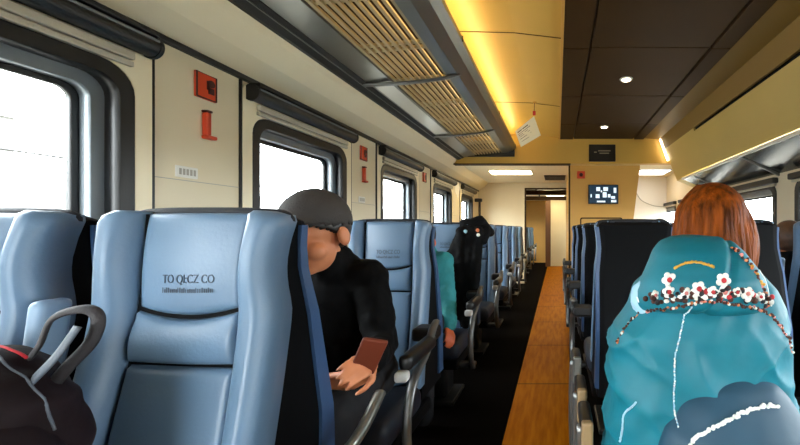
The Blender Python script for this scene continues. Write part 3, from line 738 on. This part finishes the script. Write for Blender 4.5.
def body_part(chain, bm, extra=0.0):
    for p0, p1, r0, r1 in chain: limb(bm, p0, p1, r0 + extra, r1 + extra)
def eyes(T, parent, s=1.0, brow=None):
    bm = NB()
    for sx in (-1, 1):
        bmesh.ops.create_uvsphere(bm, u_segments=10, v_segments=8, radius=1, matrix=T @ Matrix.Translation(Vector((sx * .031, .083, .0)) * s) @ Matrix.Diagonal((.011 * s, .008 * s, .005 * s, 1)))
    obj('eyes', bm, M_DKHAIR, parent, True)
    bm = NB()
    for sx in (-1, 1):
        bmesh.ops.create_uvsphere(bm, u_segments=10, v_segments=8, radius=1, matrix=T @ Matrix.Translation(Vector((sx * .032, .089, .022)) * s) @ Matrix.Diagonal((.019 * s, .008 * s, .004 * s, 1)))
    obj('eyebrows', bm, brow or M_DKHAIR, parent, True)

# --- man in black, leaning forward in the second row (faces the viewer, head bowed)
man = thing('person', 'man in black jacket and dark cap leaning forward, looking down at his hands', 'person', (0, 0, 0))
hc = Vector((-.852, 1.27, 1.163))
neck, chest, belly, hip = (-.858, 1.37, 1.045), (-.885, 1.44, .93), (-.872, 1.47, .76), (-.86, 1.47, .612)
shR, shL = (-1.045, 1.42, .975), (-.735, 1.40, .985)
elR, elL = (-1.00, 1.26, .735), (-.660, 1.36, .745)
wrR, wrL = (-.735, 1.14, .690), (-.612, 1.19, .735)
kn = [(-.975, 1.22, .56), (-.735, 1.20, .555)]; an = [(-.965, 1.22, .09), (-.735, 1.20, .09)]; hp = [(-.94, 1.48, .585), (-.77, 1.48, .585)]
arms = [(shR, elR, .052, .042), (elR, wrR, .042, .028), (shL, elL, .052, .042), (elL, wrL, .042, .028)]
torso = [(neck, chest, .06, .12), (chest, belly, .13, .125), (belly, hip, .125, .13), (shR, shL, .06, .06), (chest, shL, .09, .06), (chest, shR, .09, .06)]
legs = [x for k in (0, 1) for x in ((hp[k], kn[k], .085, .06), (kn[k], an[k], .055, .04))]
bm = NB(); body_part(arms, bm); body_part(torso, bm); body_part(legs, bm)
limb(bm, neck, hc + Vector((0, .03, -.05)), .054, .05)
T = head_shapes(bm, hc, (-.16, -1, 0), .40, 1.12, .092)
hand(bm, wrR, (.95, -.12, .12), (.1, .75, .5), -1, .55)
hand(bm, wrL, (.05, -.85, .15), (-.7, 0, -.6), 1, .6)
for k in (0, 1): limb(bm, an[k], Vector(an[k]) + Vector((0, -.10, -.045)), .042, .036)
me = fuse(bm, .0055, 5); link('body', me, M_SKIN, man)
eyes(T, man, 1.12)
bm = NB(); body_part([(shR, elR, .052, .042), (elR, Vector(elR).lerp(Vector(wrR), .55), .042, .034), (shL, elL, .052, .042), (elL, Vector(elL).lerp(Vector(wrL), .86), .042, .033)], bm, .016); body_part(torso, bm, .018)
limb(bm, (-.850, 1.335, 1.055), (-.862, 1.40, 1.0), .064, .10)
me = fuse(bm, .008, 6); wrinkle(me, .008, 16, 3); link('jacket', me, M_BLACKC, man)
bm = NB(); body_part([(hp[k], kn[k], .085, .06) for k in (0, 1)] + [(kn[k], Vector(an[k]) + Vector((0, 0, .03)), .056, .046) for k in (0, 1)] + [(hp[0], hp[1], .1, .1)], bm, .012)
me = fuse(bm, .01, 4); wrinkle(me, .006, 14, 9); link('trousers', me, M_DENIM, man)
bm = NB()
for k in (0, 1):
    f = Vector(an[k]); ball(bm, f + Vector((0, -.075, -.05)), (.05, .125, .04)); ball(bm, f + Vector((0, 0, -.03)), (.046, .055, .058))
me = fuse(bm, .009, 3); link('shoes', me, M_BLACKP, man)
bm = NB(); ball(bm, (0, -.014, .024), (.100, .124, .122), 72, M=T)
Ti = T.inverted()
def bare(p):
    back = p.y < -.025 and p.z > -.078
    topp = p.z > -.004 + .9 * max(0, p.y - .015)
    return not (back or topp)
bmesh.ops.delete(bm, geom=[v for v in bm.verts if bare(Ti @ v.co)], context='VERTS')
hr = obj('hair', bm, M_DKHAIR, man, True); sd = hr.modifiers.new('t', 'SOLIDIFY'); sd.thickness = .012
bm = NB(); ball(bm, (0, -.016, .030), (.104, .128, .121), 64, M=T)
bmesh.ops.delete(bm, geom=[v for v in bm.verts if (Ti @ v.co).z < .022 + .35 * (Ti @ v.co).y], context='VERTS')
cap = obj('cap', bm, M_CAP, man, True); sd = cap.modifiers.new('t', 'SOLIDIFY'); sd.thickness = .006
t = thing('phone', 'brown-cased phone held in the hands of the man in black', 'phone')
bm = NB(); box(bm, -.036, .036, -.006, .006, -.07, .07, .005, 2)
Rm = Matrix.Translation((-.578, 1.105, .785)) @ Matrix.Rotation(.35, 4, 'Z') @ Matrix.Rotation(.5, 4, 'X') @ Matrix.Rotation(.35, 4, 'Y')
bm.transform(Rm); obj('case', bm, M_PHONE, t)
bm = NB(); box(bm, -.032, .032, .0062, .0072, -.064, .064); bm.transform(Rm); obj('screen', bm, M_SIGN, t)

# --- passenger in the third row, only the teal arm shows
p3 = thing('person', 'passenger in teal long sleeve half hidden behind the second row seat', 'person')
n3, c3, b3, h3 = (-.905, 2.50, 1.01), (-.915, 2.50, .90), (-.905, 2.46, .74), (-.88, 2.41, .612)
s3 = [(-1.045, 2.50, .95), (-.780, 2.48, .95)]; e3 = [(-1.03, 2.36, .71), (-.735, 2.40, .68)]; w3 = [(-.92, 2.2, .64), (-.685, 2.28, .55)]
tor3 = [(n3, c3, .055, .11), (c3, b3, .12, .115), (b3, h3, .115, .125), (s3[0], s3[1], .055, .055)]
arm3 = [x for k in (0, 1) for x in ((s3[k], e3[k], .048, .04), (e3[k], w3[k], .04, .028))]
leg3 = [x for dx in (-.98, -.78) for x in (((dx, 2.44, .575), (dx, 2.12, .565), .08, .058), ((dx, 2.12, .565), (dx, 2.12, .07), .052, .04))]
bm = NB(); body_part(tor3 + arm3 + leg3, bm); limb(bm, n3, (-.91, 2.45, 1.07), .05, .05)
T3 = head_shapes(bm, (-.91, 2.43, 1.095), (-.2, -1, 0), .5, .98)
hand(bm, w3[1], (.25, -.6, -.35), (-.6, 0, -.6), 1, .5, .95); hand(bm, w3[0], (.5, -.6, -.1), (0, 0, -1), -1, .5, .95)
link('body', fuse(bm, .007, 4), mat('skin_warm', rgb(214, 104, 62), .5), p3); eyes(T3, p3, .98)
bm = NB(); body_part(tor3, bm, .014); body_part([(s3[k], e3[k], .05, .045) for k in (0, 1)] + [(e3[k], Vector(e3[k]).lerp(Vector(w3[k]), .9), .045, .035) for k in (0, 1)], bm, .016)
me = fuse(bm, .008, 5); wrinkle(me, .008, 20, 5); link('sweater', me, M_TEAL2, p3)
bm = NB(); body_part(leg3, bm, .012); link('trousers', fuse(bm, .01, 4), M_DENIM, p3)
bm = NB(); bmesh.ops.create_uvsphere(bm, u_segments=20, v_segments=14, radius=1, matrix=T3 @ Matrix.Translation((0, -.02, .035)) @ Matrix.Diagonal((.086, .10, .098, 1)))
bmesh.ops.delete(bm, geom=[v for v in bm.verts if (T3.inverted() @ v.co).y > .05 and (T3.inverted() @ v.co).z < .06], context='VERTS')
obj('hair', bm, M_DKHAIR, p3, True)

# --- passengers in the right rows, heads just over the seat tops (facing away)
def far_passenger(x, y, ztop, hairm, lab, hat=None):
    p = thing('person', lab, 'person')
    dz = ztop - 1.225
    n, c, b, h = (x, y - .02, 1.0 + dz), (x, y - .02, .88 + dz), (x, y - .02, .74), (x, y, .61)
    tor = [(n, c, .05, .10), (c, b, .115, .11), (b, h, .11, .12), ((x - .15, y, .95 + dz), (x + .15, y, .95 + dz), .055, .055)]
    ar = [q for s in (-1, 1) for q in (((x + s * .155, y, .95 + dz), (x + s * .175, y + .06, .72), .046, .04), ((x + s * .175, y + .06, .72), (x + s * .08, y + .26, .66), .038, .028))]
    lg = [q for s in (-1, 1) for q in (((x + s * .08, y + .02, .575), (x + s * .09, y + .32, .565), .075, .056), ((x + s * .09, y + .32, .565), (x + s * .09, y + .32, .08), .05, .04))]
    bm = NB(); body_part(tor + ar + lg, bm); limb(bm, n, (x, y, 1.08 + dz), .05, .05)
    Tq = head_shapes(bm, (x, y, 1.10 + dz), (0, 1, 0), .1)
    for s in (-1, 1): hand(bm, (x + s * .08, y + .26, .66), (-s * .2, 1, -.2), (0, 0, -1), s, .4)
    link('body', fuse(bm, .008, 4), M_SKIN2, p); eyes(Tq, p)
    bm = NB(); body_part(tor, bm, .014); body_part(ar, bm, .01); bmw = fuse(bm, .01, 5); wrinkle(bmw, .006, 18, x); link('sweater', bmw, M_BLACKC, p)
    bm = NB(); body_part(lg, bm, .012); link('trousers', fuse(bm, .01, 4), M_DENIM, p)
    bm = NB(); bmesh.ops.create_uvsphere(bm, u_segments=20, v_segments=14, radius=1, matrix=Tq @ Matrix.Translation((0, -.022, .03)) @ Matrix.Diagonal((.088, .102, .102, 1)))
    bmesh.ops.delete(bm, geom=[v for v in bm.verts if (Tq.inverted() @ v.co).y > .05 and (Tq.inverted() @ v.co).z < .06], context='VERTS')
    obj('hair', bm, hairm, p, True)
far_passenger(.925, 3.26, 1.262, M_DKHAIR, 'black-haired passenger just showing over the seats before the white wall')
far_passenger(.93, 4.22, 1.225, M_DKHAIR, 'dark crown of head barely above the seats near the tan partition')
far_passenger(1.45, 2.27, 1.222, M_BRHAIR, 'brown-haired head peeping over the seat at the right edge')

# --- woman in the near right row, seen from behind
wom = thing('person', 'woman with auburn hair and flower-trimmed teal hooded jacket, seen from behind', 'person')
WC = .338
wh = Vector((.446, 1.05, 1.175))
nk = (.425, .985, 1.055); ch = (.345, .90, .93); be = (.34, .90, .72); hi = (.35, 1.0, .55)
sh = [(.255, .905, .98), (.475, .91, .985)]; el = [(.215, .96, .74), (.555, .93, .80)]; wr = [(.24, 1.2, .66), (.50, 1.17, .68)]
torw = [(nk, ch, .05, .10), (ch, be, .11, .105), (be, hi, .105, .13), (sh[0], sh[1], .05, .05)]
armw = [x for k in (0, 1) for x in ((sh[k], el[k], .044, .038), (el[k], wr[k], .037, .026))]
legw = [x for dx in (.27, .43) for x in (((dx, 1.02, .51), (dx, 1.42, .51), .08, .056), ((dx, 1.42, .51), (dx, 1.42, .08), .052, .04))]
bm = NB(); body_part(torw + armw + legw, bm); limb(bm, nk, wh + Vector((0, -.02, -.06)), .048, .048)
Tw = head_shapes(bm, wh, (.10, 1, 0), .12, 1.0)
hand(bm, wr[0], (.5, .8, -.2), (0, 0, -1), -1, .5, .9); hand(bm, wr[1], (-.3, .9, -.2), (0, 0, -1), 1, .5, .9)
for dx in (.27, .43): limb(bm, (dx, 1.42, .08), (dx, 1.53, .045), .04, .034)
link('body', fuse(bm, .006, 5), M_SKIN2, wom); eyes(Tw, wom, 1, M_AUBURN)
bm = NB(); body_part(legw, bm, .012); me = fuse(bm, .01, 4); link('trousers', me, M_DENIM, wom)
bm = NB()
for dx in (.27, .43): ball(bm, (dx, 1.49, .045), (.045, .12, .04))
link('shoes', fuse(bm, .009, 3), M_BLACKP, wom)
# hair: cap plus strands falling onto the hood
bm = NB()
ball(bm, wh + Vector((0, -.012, .026)), (.092, .112, .108), 24)
ball(bm, wh + Vector((-.01, -.05, -.05)), (.084, .075, .12), 20)
for k in range(46):
    a = PI * (1.0 + k / 45 + random.uniform(-.01, .01)); x, y = math.cos(a), math.sin(a); r = random.uniform(.97, 1.07); e = random.uniform(-.02, .02); sw = random.uniform(-.012, .012)
    fl = 1.10 if x > .5 else (1.02 if x < -.5 else 1)
    pts = spline([wh + Vector((x * .025 - .012, y * .03, .122 + e * .3)), wh + Vector((x * .082 * r - .006, y * .096 * r, .062)), wh + Vector((x * .100 * r * fl + sw * .4, y * .116 * r, -.015)), wh + Vector((x * .094 * r * fl + sw, y * .122 * r, -.085)), wh + Vector((x * .074 * fl + sw, y * .118, -.15 + e))], 5)
    q = random.uniform(.006, .0125); tube(bm, pts, [q * min(1, .45 + .1 * i_) for i_ in range(len(pts))], 7)
me = fuse(bm, .0038, 1, .4); link('hair', me, M_AUBURN, wom)

# jacket body: stacked rings, then hood
def ring_loft(rows, nseg=64, power=2.5):
    bm = NB(); R = []
    for (z, cx, cy, a, b) in rows:
        ring = []
        for k in range(nseg):
            t = 2 * PI * k / nseg; c, s = math.cos(t), math.sin(t)
            ring.append(bm.verts.new((cx + a * math.copysign(abs(c) ** (2 / power), c), cy + b * math.copysign(abs(s) ** (2 / power), s), z)))
        R.append(ring)
    for r0, r1 in zip(R, R[1:]):
        for k in range(nseg): bm.faces.new((r0[k], r0[(k + 1) % nseg], r1[(k + 1) % nseg], r1[k]))
    bm.faces.new(R[0]); bm.faces.new(list(reversed(R[-1]))); return bm
def interp(rows, n):
    out = []
    P_ = [Vector(r[:3]).to_tuple() + tuple(r[3:]) for r in rows]
    for i in range(len(P_) - 1):
        for k in range(n):
            t = k / n; t = t * t * (3 - 2 * t) * .4 + t * .6
            out.append(tuple(P_[i][j] * (1 - t) + P_[i + 1][j] * t for j in range(5)))
    out.append(P_[-1]); return out
rows = [(.52, .345, .95, .215, .17), (.60, .34, .915, .212, .165), (.70, .337, .90, .210, .155), (.80, .336, .895, .208, .15), (.88, .335, .895, .206, .145), (.935, .335, .895, .200, .14),
        (.985, .362, .90, .180, .125), (1.03, .368, .91, .165, .105), (1.065, .382, .93, .135, .085), (1.09, .395, .95, .085, .065)]
bm = ring_loft(interp(rows, 6), 72, 2.6)
for s_, e_, w_ in (((.25, .905, .985), (.205, .96, .74), wr[0]), ):
    limb(bm, s_, e_, .055, .052); limb(bm, e_, Vector(e_).lerp(Vector(w_), .9), .056, .045)
limb(bm, sh[1], Vector(sh[1]).lerp(Vector(el[1]), .62), .064, .060)
me = fuse(bm, .0065, 4)
def folds(c):
    d = noise.noise(Vector((c.x * 6 + 2, c.y * 4, c.z * 5))) * .018
    q = c.z * 1.0 - (c.x - .2) * .9; q2 = c.z + (c.x - .3) * .7
    w = max(0, min(1, (1.0 - c.z) / .1))
    d += ((1 - abs(noise.noise(Vector((c.x * 4 + 7, 1.3, q * 9)))) * 2.2) ** 3) * .030 * w * max(0, .4 + noise.noise(Vector((c.x * 5, 4.0, c.z * 4))))
    d += ((1 - abs(noise.noise(Vector((c.x * 5 + 1, 8.3, q2 * 10)))) * 2.2) ** 3) * .024 * w * max(0, .3 - noise.noise(Vector((c.x * 5, 4.0, c.z * 4))))
    d += noise.noise(Vector((c.x * 16 + 5, c.y * 8, q * 14))) * .005
    return d
displace(me, folds)
jk = link('jacket', me, M_TEAL, wom); jk['label'] = 'teal jacket body with folds'
def bvh_of(*os_):
    vs, ps = [], []
    for o in os_:
        b = len(vs); vs += [v.co.copy() for v in o.data.vertices]; ps += [tuple(b + i for i in p.vertices) for p in o.data.polygons]
    return BVHTree.FromPolygons(vs, ps)
# hood lying on the shoulders
hrows = [(.985, WC, .865, .146, .085), (1.00, WC, .86, .150, .10), (1.03, WC + .002, .855, .146, .105), (1.06, WC + .004, .855, .136, .105), (1.09, WC + .004, .865, .124, .10), (1.12, WC + .003, .875, .105, .085), (1.142, WC + .002, .885, .082, .065), (1.155, WC, .89, .055, .045), (1.163, WC, .895, .02, .02)]
bm = ring_loft(interp(hrows, 5), 64, 2.3); me = fuse(bm, .0055, 4)
displace(me, lambda c: noise.noise(Vector((c.x * 12 + 1, c.y * 8, c.z * 10))) * .009 - .007 * max(0, 1 - abs((c.x - WC - .03) - (c.z - 1.08) * .55) / .014))
hood = link('hood', me, M_TEAL, jk); hood['label'] = 'teal hood lying on the back, flower-trimmed'
bm = NB(); ball(bm, (.222, .87, 1.0), (.045, .05, .055), 20); wj = fuse(bm, .006, 2); wrinkle(wj, .008, 22, 2); o = link('lining', wj, M_PALEB, jk); o['label'] = 'pale blue lining showing at the left shoulder'
# deep blue lower panel
prow = [(.50, WC + .035, 0.758, .180, .085), (.60, WC + .035, 0.753, .178, .09), (.70, WC + .035, 0.748, .168, .085), (.76, WC + .037, 0.758, .150, .075), (.81, WC + .042, 0.773, .118, .058), (.84, WC + .047, 0.778, .085, .042), (.858, WC + .05, 0.788, .05, .025), (.864, WC + .05, 0.788, .02, .012)]
bm = ring_loft(interp(prow, 5), 56, 2.2); me = fuse(bm, .0065, 4); wrinkle(me, .004, 10, 4)
pan = link('lower_panel', me, M_TEALD, jk); pan['label'] = 'deep blue lower panel edged with white zigzag'
BJ = bvh_of(jk, hood, pan)
def on(xc, zc, off=.004):
    p = Vector((WC - .002 + xc / 100, 0, zc / 100)); h = BJ.ray_cast(p, Vector((0, 1, 0)))
    if h[0] is None or h[0].y > .92: return None
    return h[0] + Vector((0, -off, 0))
def dense(pts, n=10): return [(p.x, p.z) for p in spline([(a, 0, b) for a, b in pts], n)]
def bead_line(name, pts, cols, r, parent, gap=.9, jitter=.3):
    """embroidered line: small stitches of several colours"""
    P_ = [q for q in (on(a, b, r * .4) for a, b in dense(pts, 16)) if q]
    acc = [0]
    for p, q in zip(P_, P_[1:]): acc.append(acc[-1] + (q - p).length)
    bms = {i: NB() for i in range(len(cols))}; s = 0; k = 0
    while s < acc[-1]:
        i = max(j for j in range(len(acc)) if acc[j] <= s); i = min(i, len(P_) - 2)
        t = (s - acc[i]) / max(1e-6, acc[i + 1] - acc[i]); p = P_[i].lerp(P_[i + 1], t)
        p += Vector((random.uniform(-1, 1), 0, random.uniform(-1, 1))) * r * jitter
        ball(bms[random.randrange(len(cols))], p, (r, r * .6, r * random.uniform(.7, 1.1)), 8)
        s += r * 2 * gap; k += 1
    root = None
    for i, b in bms.items():
        if not b.verts: b.free(); continue
        o = obj(name, b, cols[i], parent, True, kind='stuff')
bead_line('braid_stitching', [(-19.6, 91.0), (-18.2, 93.6), (-15.6, 96.6), (-12.4, 99.2), (-4.8, 101.7), (.65, 102.3), (6.1, 101.2), (11.5, 99.7), (14.7, 97.3), (17.6, 93.0), (19.3, 89.5)], [M_BRNT, M_PINK, M_BRNT, M_ORNT, M_WHITET, M_BRNT], .0034, jk, .5, .9)
bead_line('floral_stitching', [(-13, 102.0), (-9, 103.2), (-4, 103.8), (1, 104.2), (6, 103.6), (10, 102.8), (13, 101.2)], [M_BRNT, M_BRNT, M_SEAM, M_SEAM, M_WHITET, M_REDT], .0062, hood, .22, 2.0)
bead_line('edge_stitching', [(6.5, 113.4), (8.6, 109.7), (10.6, 105.4), (12.6, 101.0)], [M_ORNT, M_BRNT, M_BRNT, M_PINK, M_GOLD], .0040, hood, .4, 1.3)
bead_line('gold_arc_stitching', [(-7.8, 108.9), (-6, 109.9), (-4.1, 110.3), (-2, 110.1), (-.4, 109.4)], [M_GOLD], .0036, hood, .5, .25)
bead_line('seam_stitching', [(-5.0, 101.0), (-6.3, 96.7), (-8.3, 90.2), (-8.9, 84.8), (-9.0, 77.2)], [M_WHITET, M_PALEB], .0020, jk, .8, .4)
bead_line('piping_stitching', [(12.6, 108.0), (14.0, 104.0), (14.4, 100.2)], [M_WHITET], .0022, hood, .6, .1)
bead_line('piping_stitching', [(-14.2, 107.5), (-15.0, 104), (-14.6, 100.5)], [M_WHITET], .0024, hood, .6, .1)
bead_line('zigzag_stitching', [(-9.9, 71.4), (-6.9, 76.1), (-2.6, 78.9), (3.9, 81.3), (8.7, 82.0), (11, 81.6)], [M_WHITET], .0048, pan, .5, .6)
bead_line('sleeve_stitching', [(-19.5, 70), (-18.8, 76), (-16.5, 80.5)], [M_PALEB], .003, jk, .6, .2)
for (a, b, s) in ((-9.3, 106.5, 1.15), (-9.6, 104.0, 1.0), (-3.9, 105.0, 1.1), (1.1, 106.8, 1.1), (1.4, 104.3, 1.0), (6.2, 104.0, 1.0), (-6.4, 104.0, .85), (-1.2, 104.4, .85), (-12, 103.0, .75), (3.8, 104.4, .7), (9.5, 103.2, .7)):
    c = on(a, b, .003); bm = NB()
    for k in range(5):
        an = 2 * PI * k / 5 + a; ball(bm, c + Vector((math.cos(an) * .0085 * s, 0, math.sin(an) * .0085 * s)), (.0066 * s, .003, .0066 * s), 8)
    fl = obj('flower', bm, M_WHITET, hood, True)
    bm = NB(); ball(bm, c + Vector((0, -.003, 0)), (.0052 * s, .003, .0052 * s), 8); obj('flower_centre', bm, random.choice((M_REDT, M_PINK, M_REDT)), fl, True)

# ------------------------------------------------------------------ black coat over the third-row seat
t = thing('coat', 'black hooded coat draped over the aisle corner of the third-row seat', 'coat')
bm = NB()
cy = .83 + PITCH * 2
limb(bm, (-.80, cy - .05, .98), (-.70, cy + .03, 1.19), .04, .055); limb(bm, (-.70, cy + .03, 1.20), (-.61, cy + .07, 1.222), .06, .058); limb(bm, (-.61, cy + .07, 1.222), (-.53, cy + .09, 1.15), .055, .035)
for (x, x2, zb, r) in ((-.765, -.79, .74, .045), (-.715, -.72, .56, .052), (-.655, -.665, .50, .052), (-.60, -.62, .62, .045)):
    limb(bm, (x, cy - .03, 1.15 if x > -.75 else 1.04), (x2, cy - .15, zb), r, r * .9)
limb(bm, (-.56, cy + .02, 1.16), (-.56, cy - .02, 1.08), .04, .03)
me = fuse(bm, .009, 5); wrinkle(me, .012, 11, 6); link('cloth', me, M_BLACKC, t)
BC = BVHTree.FromPolygons([v.co.copy() for v in me.vertices], [tuple(p.vertices) for p in me.polygons])
for (x, z, r, m_, lb) in ((-.685, 1.155, .016, M_PALEB, 'white badge'), (-.595, 1.165, .014, M_ORNT, 'orange patch'), (-.590, 1.13, .014, M_WHITET, 'white patch below the orange one')):
    h = BC.ray_cast(Vector((x, 2.0, z)), Vector((0, 1, 0)))[0]
    if h:
        bm = NB(); ball(bm, h, (r, .006, r), 12); o = obj('badge', bm, m_, t, True); o['label'] = lb
# black grab bar on the wall end
t = thing('grab_bar', 'black vertical grab bar on the left wall just before the far partition', 'handrail', (XL, 7.45, 0))
bm = NB(); tube(bm, [(.10, 0, 1.20), (.10, 0, 1.80)], .024, 10); obj('bar', bm, M_BLACKP, t, True)
for z in (1.24, 1.77):
    bm = NB(); box(bm, 0, .15, -.035, .035, z - .035, z + .035, .012); obj('mount_block', bm, M_BLACKP, t)

# ------------------------------------------------------------------ backpack on the near window seat
t = thing('backpack', 'dark maroon backpack with red piping resting on the near window seat', 'bag')
bx, by = -1.035, .562
rows = [(.462, bx, by, .20, .10), (.48, bx, by, .215, .115), (.60, bx, by, .225, .12), (.74, bx, by, .230, .12), (.84, bx, by + .01, .230, .115), (.90, bx, by + .01, .224, .105), (.945, bx - .005, by + .02, .20, .085), (.972, bx - .01, by + .025, .155, .06), (.985, bx - .02, by + .03, .08, .035)]
bm = ring_loft(interp(rows, 5), 56, 2.8); me = fuse(bm, .008, 4); wrinkle(me, .016, 9, 8)
bag = link('main_body', me, M_BAG, t)
BB = BVHTree.FromPolygons([v.co.copy() for v in me.vertices], [tuple(p.vertices) for p in me.polygons])
def onbag(x, z, off=.004):
    h = BB.ray_cast(Vector((x, 0, z)), Vector((0, 1, 0)))[0]
    return (h + Vector((0, -off, 0))) if h else Vector((x, by - .1, z))
def snap(p): return BB.find_nearest(Vector(p))[0]
bm = NB(); tube(bm, [snap(p) for p in spline([(-1.1, .62, 1.0), (-.95, .61, .99), (-.90, .605, .975), (-.878, .605, .968)], 8)], .0028, 8); obj('piping', bm, M_BAGRED, t, True)
bm = NB(); ball(bm, (bx + .19, by - .03, .79), (.055, .085, .10), 20); me = fuse(bm, .008, 3); wrinkle(me, .010, 14, 1); link('side_pocket', me, M_BAG, t)
bm = NB(); tube(bm, [snap(p) for p in spline([(-.90, .585, 1.0), (-.86, .575, .95), (-.825, .575, .90), (-.80, .585, .85)], 8)], .0022, 6); obj('zip', bm, M_STRAPG, t, True)
bm = NB(); tube(bm, spline([(-.895, .60, .94), (-.885, .615, .975), (-.875, .625, 1.02), (-.828, .63, 1.035), (-.803, .63, 1.02), (-.808, .625, .98), (-.83, .61, .94), (-.865, .60, .885)], 8), 0, 8, rx=(.009, .004)); obj('carry_strap', bm, M_STRAP, t, True)
bm = NB(); tube(bm, spline([(-.812, .61, 1.01), (-.822, .59, .965), (-.85, .58, .925), (-.872, .57, .885), (-.88, .56, .85)], 8), 0, 8, rx=(.011, .004)); obj('shoulder_strap', bm, M_STRAPG, t, True)
bm = NB(); ball(bm, (-.862, .575, .885), (.026, .02, .018), 14); ball(bm, (-.84, .57, .85), (.022, .025, .026), 14); me = fuse(bm, .006, 3); link('strap_buckle', me, M_STRAP, t)

# ------------------------------------------------------------------ outside the windows
bm = NB(); box(bm, -160, 160, -60, 160, -1.3, -1.2); obj('ground', bm, M_GROUND, kind='structure')
bm = NB()
NX, NY = 10, 60; G_ = []
for i in range(NX):
    G_.append([bm.verts.new((-22 - i * 4, -30 + j * 3, -1.2 + (i / (NX - 1)) ** .8 * 9 + noise.noise(Vector((i * .5, j * .35, 0))) * 1.3 * min(1, i))) for j in range(NY)])
for i in range(NX - 1):
    for j in range(NY - 1): bm.faces.new((G_[i][j], G_[i][j + 1], G_[i + 1][j + 1], G_[i + 1][j]))
obj('hill', bm, M_HILL, smooth=True, kind='structure')
for i, (x, y, w, d, h, lb) in enumerate(((-24, 10, 3, 5, 1.6, 'low pale shed outside the nearest window'), (-40, 14, 4, 6, 9.5, 'pale house on the slope outside the nearest window'), (-42, 24, 4, 5, 10.5, 'second pale house farther along the slope'))):
    t = thing('house' if i else 'shed', lb, 'building', (x, y, -1.2))
    bm = NB(); box(bm, -w / 2, w / 2, -d / 2, d / 2, 0, h); obj('wall', bm, M_HOUSE, t)
    bm = NB(); extr(bm, [(-w / 2 - .3, h), (w / 2 + .3, h), (0, h + w * .25)], -d / 2 - .3, d / 2 + .3); obj('roof', bm, M_HILL, t)
    for k in range(3):
        bm = NB(); box(bm, w / 2, w / 2 + .04, -d / 2 + .5 + k * d / 3.2, -d / 2 + 1.4 + k * d / 3.2, h - 1.3, h - .5); obj('window', bm, M_HOUSEW, t)
t = thing('trackside_cable', 'dark cable strung beside the track outside the nearest window', 'cable', (0, 0, 0))
bm = NB(); tube(bm, [(-6, y, 2.04 + .0006 * (y - 5) ** 2) for y in range(-14, 30, 2)], .014, 8); obj('wire', bm, M_WIRE, t)
for y in (-14, 28):
    bm = NB(); tube(bm, [(-6, y, -1.2), (-6, y, 3.6)], .09, 10); obj('post', bm, M_HOUSE, t)

# ------------------------------------------------------------------ daylight, camera
w = bpy.data.worlds.new('World'); scene.world = w; w.use_nodes = True
nt = w.node_tree; bg = nt.nodes['Background']
bg.inputs[0].default_value = (.93, .97, 1.0, 1); bg.inputs[1].default_value = 25.0
for wins, x, sgn, z1 in ((LW, XL - .16, 1, WZ1), (RW, XR + .16, -1, RZ1)):
    for a, b in wins:
        l = bpy.data.lights.new('window_portal', 'AREA'); l.shape = 'RECTANGLE'; l.size = z1 - WZ0; l.size_y = b - a
        l.cycles.is_portal = True
        o = bpy.data.objects.new('window_portal', l); COL.objects.link(o); o.location = (x, (a + b) / 2, (WZ0 + z1) / 2)
        o.rotation_euler = (0, -sgn * PI / 2, 0)

for a, b in FILL_WIN:
    l = bpy.data.lights.new('window_portal', 'AREA'); l.shape = 'RECTANGLE'; l.size = b - a; l.size_y = 1.63; l.cycles.is_portal = True
    o = bpy.data.objects.new('window_portal', l); COL.objects.link(o); o.location = ((a + b) / 2, Y0 - .1, 1.035); o.rotation_euler = (PI / 2, 0, 0); o.rotation_euler = (-PI / 2, 0, 0)
cam = bpy.data.cameras.new('Camera'); co = bpy.data.objects.new('Camera', cam); COL.objects.link(co)
cam.sensor_width = 36; cam.lens = 36 * 360 / 800; cam.shift_x = -157 / 800; cam.shift_y = 6.5 / 800
cam.clip_start = .02; cam.clip_end = 500
co.location = (0, 0, EYE); co.rotation_euler = (PI / 2, 0, 0)
scene.camera = co
vs = scene.view_settings
scene.display_settings.display_device = 'sRGB'
vs.view_transform = 'Standard'; vs.look = 'None'; vs.exposure = 0.3; vs.gamma = 1.0; vs.use_curve_mapping = False
